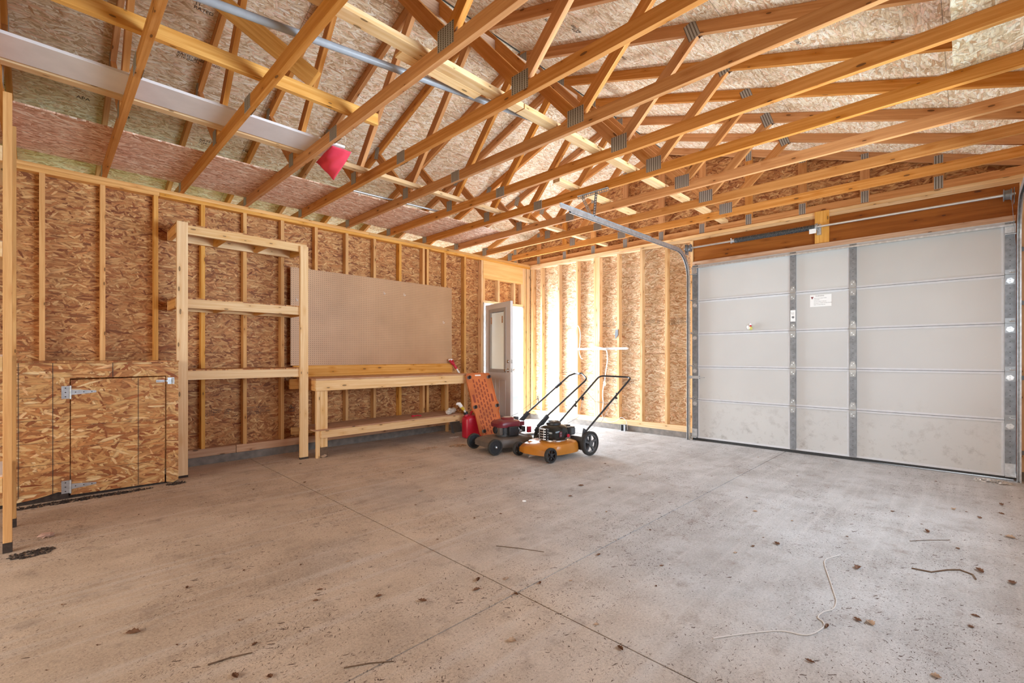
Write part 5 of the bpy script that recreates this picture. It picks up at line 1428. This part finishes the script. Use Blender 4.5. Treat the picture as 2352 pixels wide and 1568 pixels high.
PROTO = [leaf_mesh(0, M['leaf']), leaf_mesh(1, M['leaf'], .045, .016), leaf_mesh(2, M['leafpale'], .05, .02), leaf_mesh(3, M['leaf'], .06, .014)]
KN = [(-6.185, 3.371, 1.3), (-5.958, 3.977, 1.2), (-4.151, 2.509, 1.2), (-4.857, 4.06, 1.0), (-4.927, 4.13, .9), (-5.179, 4.026, 1.2), (-5.1, 4.547, 1), (-3.243, 5.036, 1.1), (-2.871, 5.926, 1.5), (-2.945, 6.043, 1.4), (-2.073, 6.075, 1.3), (-2.319, 5.689, 1.3), (-3.293, 5.448, 1.3), (-3.916, 5.533, 1.1), (-3.905, 5.577, 1.0), (-1.162, 6.07, 1.4), (-4.828, 4.89, .8), (-4.157, 4.335, 1.0), (-2.686, 4.743, .8), (-4.753, 1.506, .7), (-4.492, 0.711, .7), (-3.923, 1.847, .7), (-3.322, 2.805, .7), (-3.046, 3.399, 1.1), (-4.067, 3.412, .5), (-4.264, 3.343, .6), (-5.232, 3.368, .6), (-5.478, 3.571, .6), (-5.536, 3.659, .6), (-5.303, 3.838, .9), (-4.74, 4.159, .8), (-4.654, 4.311, .7), (-4.819, 4.299, .7), (-5.682, 3.064, .5), (-5.765, 2.788, .5), (-5.941, 3.072, .6), (-5.847, 3.818, .6), (-5.869, 4.067, .8), (-4.757, 4.728, .6), (-4.028, 4.665, .6), (-3.384, 4.941, .7), (-1.96, 5.478, .9), (-1.569, 5.804, 1.1), (-1.699, 5.942, 1.1), (-1.454, 6.059, .9), (-2.543, 5.838, .7), (-3.558, 4.898, .6), (-4.07, 5.447, .9), (-3.502, 5.904, .7), (-3.633, 5.89, .7), (-4.161, 5.797, .8), (-4.387, 5.449, .7), (-3.363, 3.519, .8), (-2.914, 3.611, .7), (-2.312, 3.576, .7), (-2.16, 3.073, .6)]
for _ in range(110):
    x = R.uniform(-6.6, -.4); t = R.uniform(1.2, 6.2)
    if x > -3.0 and t < 3.2: continue
    KN.append((x, t, R.uniform(.22, .55)))
for i, (x, t, s) in enumerate(KN):
    src = PROTO[i % 4 if i > 3 else i]
    o = src if i < 4 else src.copy()
    if i >= 4: COL.objects.link(o)
    big = s >= .8
    o.location = V(x, t, .0003); o.rotation_euler = (0, 0, R.uniform(0, 6.28)); s *= .78; o.scale = (s, s * R.uniform(.6, 1.0), s)
    tag(o, 'small dry brown leaf lying curled on the dusty concrete floor', 'leaf', 'dry leaves scattered on the slab')
for (x0, t0), (x1, t1), r_, lb in (((-6.013, 3.831), (-5.871, 3.872), .0032, 'thick straight twig lying near the picture corner beside a curled leaf'), ((-5.658, 4.214), (-5.506, 4.315), .0026, 'straight brown twig lying across the saw cut'), ((-4.49, 3.811), (-4.35, 4.079), .0022, 'long thin twig lying on the middle of the slab'), ((-2.60, 5.62), (-2.40, 5.80), .002, 'thin twig lying among the leaves by the overhead door end of the slab')):
    m = MB(); a, b_ = V(x0, t0, r_ + .0005), V(x1, t1, r_ + .0005); mid = a.lerp(b_, .5) + Vector((.004, .006, 0))
    m.tube([a, mid, b_], [r_, r_ * .9, r_ * .7], 7); o = m.build('twig', M['twig']); tag(o, lb, 'twig', 'twigs on the slab')
o = MB().tube(smooth([V(x, t, .0035) for x, t in ((-4.50, 5.13), (-4.394, 5.199), (-4.25, 5.309), (-4.202, 5.40), (-4.10, 5.435), (-4.045, 5.43), (-4.015, 5.403), (-3.95, 5.41), (-3.885, 5.437), (-3.80, 5.435), (-3.741, 5.42), (-3.64, 5.39), (-3.551, 5.363), (-3.46, 5.335), (-3.388, 5.314), (-3.29, 5.30), (-3.158, 5.347))]), .0028, 7).build('loose_string', M['string'])
tag(o, 'thin pale string curving across the open slab', 'string')
o = MB().tube([V(x, t, .004) for x, t in ((-3.09, 5.66), (-3.075, 5.74), (-2.98, 5.80), (-2.93, 5.85), (-2.96, 5.90), (-3.02, 5.91))], .004, 7).build('bent_strip', M['twig'])
tag(o, 'bent brown weatherstrip piece lying among leaves toward the door track', 'strip')


def heap(name, label, cat, c, rx, rt, h, n, mat, s0=.006, s1=.018):
    m = MB(); rr = random.Random(n + int(rx * 100))
    for i in range(n):
        a = rr.uniform(0, 2 * pi); q = sqrt(rr.random()); x = c[0] + rx * q * cos(a); t = c[1] + rt * q * sin(a)
        z = .003 + rr.random() * h * (1 - q); s = rr.uniform(s0, s1)
        L = Vector((rr.uniform(-1, 1), rr.uniform(-1, 1), rr.uniform(-.3, .3))).normalized(); u = L.cross(Vector((rr.uniform(-.4, .4), rr.uniform(-.4, .4), 1))).normalized()
        m.hexa(V(x, t, z), L, u, L.cross(u), s * 1.7, s * .8, .0015)
    o = m.build(name, mat); return tag(o, label, cat, None, 'stuff')


heap('sawdust_litter', 'pale wood crumbs heaped before the bench', 'debris', (-3.02, 1.02), .13, .07, .012, 160, M['leafpale'], .004, .011)
heap('leaf_litter', 'pale crumbled leaves by the grey mower wheel', 'debris', (-2.66, 1.14), .13, .08, .02, 170, M['leafpale'], .005, .016)
heap('paper_litter', 'crumbs beside the fuel can base', 'debris', (-2.30, .62), .08, .05, .014, 60, M['string'], .006, .016)
heap('dirt_litter', 'dark dirt crumbs round the rack foot', 'debris', (-6.50, 1.93), .10, .07, .010, 200, M['mud'], .003, .012)
heap('dirt_litter', 'dark soil along the cabinet base', 'debris', (-6.25, .72), .50, .05, .014, 520, M['mud'], .004, .016)
heap('dirt_litter', 'dirt crumbs at the cabinet corner', 'debris', (-5.60, .70), .08, .05, .014, 120, M['mud'], .004, .013)
heap('straw_litter', 'grass straws by the track foot', 'debris', (-.24, 6.05), .09, .13, .03, 120, M['string'], .008, .02)
m = MB(); blob(m, V(-6.44, 1.64, .016), .028, (1.3, .8, .5), 11, .35); o = m.build('torn_insulation', simple('pink_fluff', (.52, .34, .27), .95)); tag(o, 'small pale pink torn scrap on the floor beside the rack foot', 'scrap')
m = MB(); m.lathe(V(-3.727, 3.332, 0), SZ, [(.0005, .016), (.006, .016), (.007, .012), (.004, .010), (.004, 0)], 18); o = m.build('bottle_cap', M['white']); tag(o, 'small round white cap lying on the open slab', 'cap')

for o in bpy.data.objects:
    if '_origin' in o: del o['_origin']
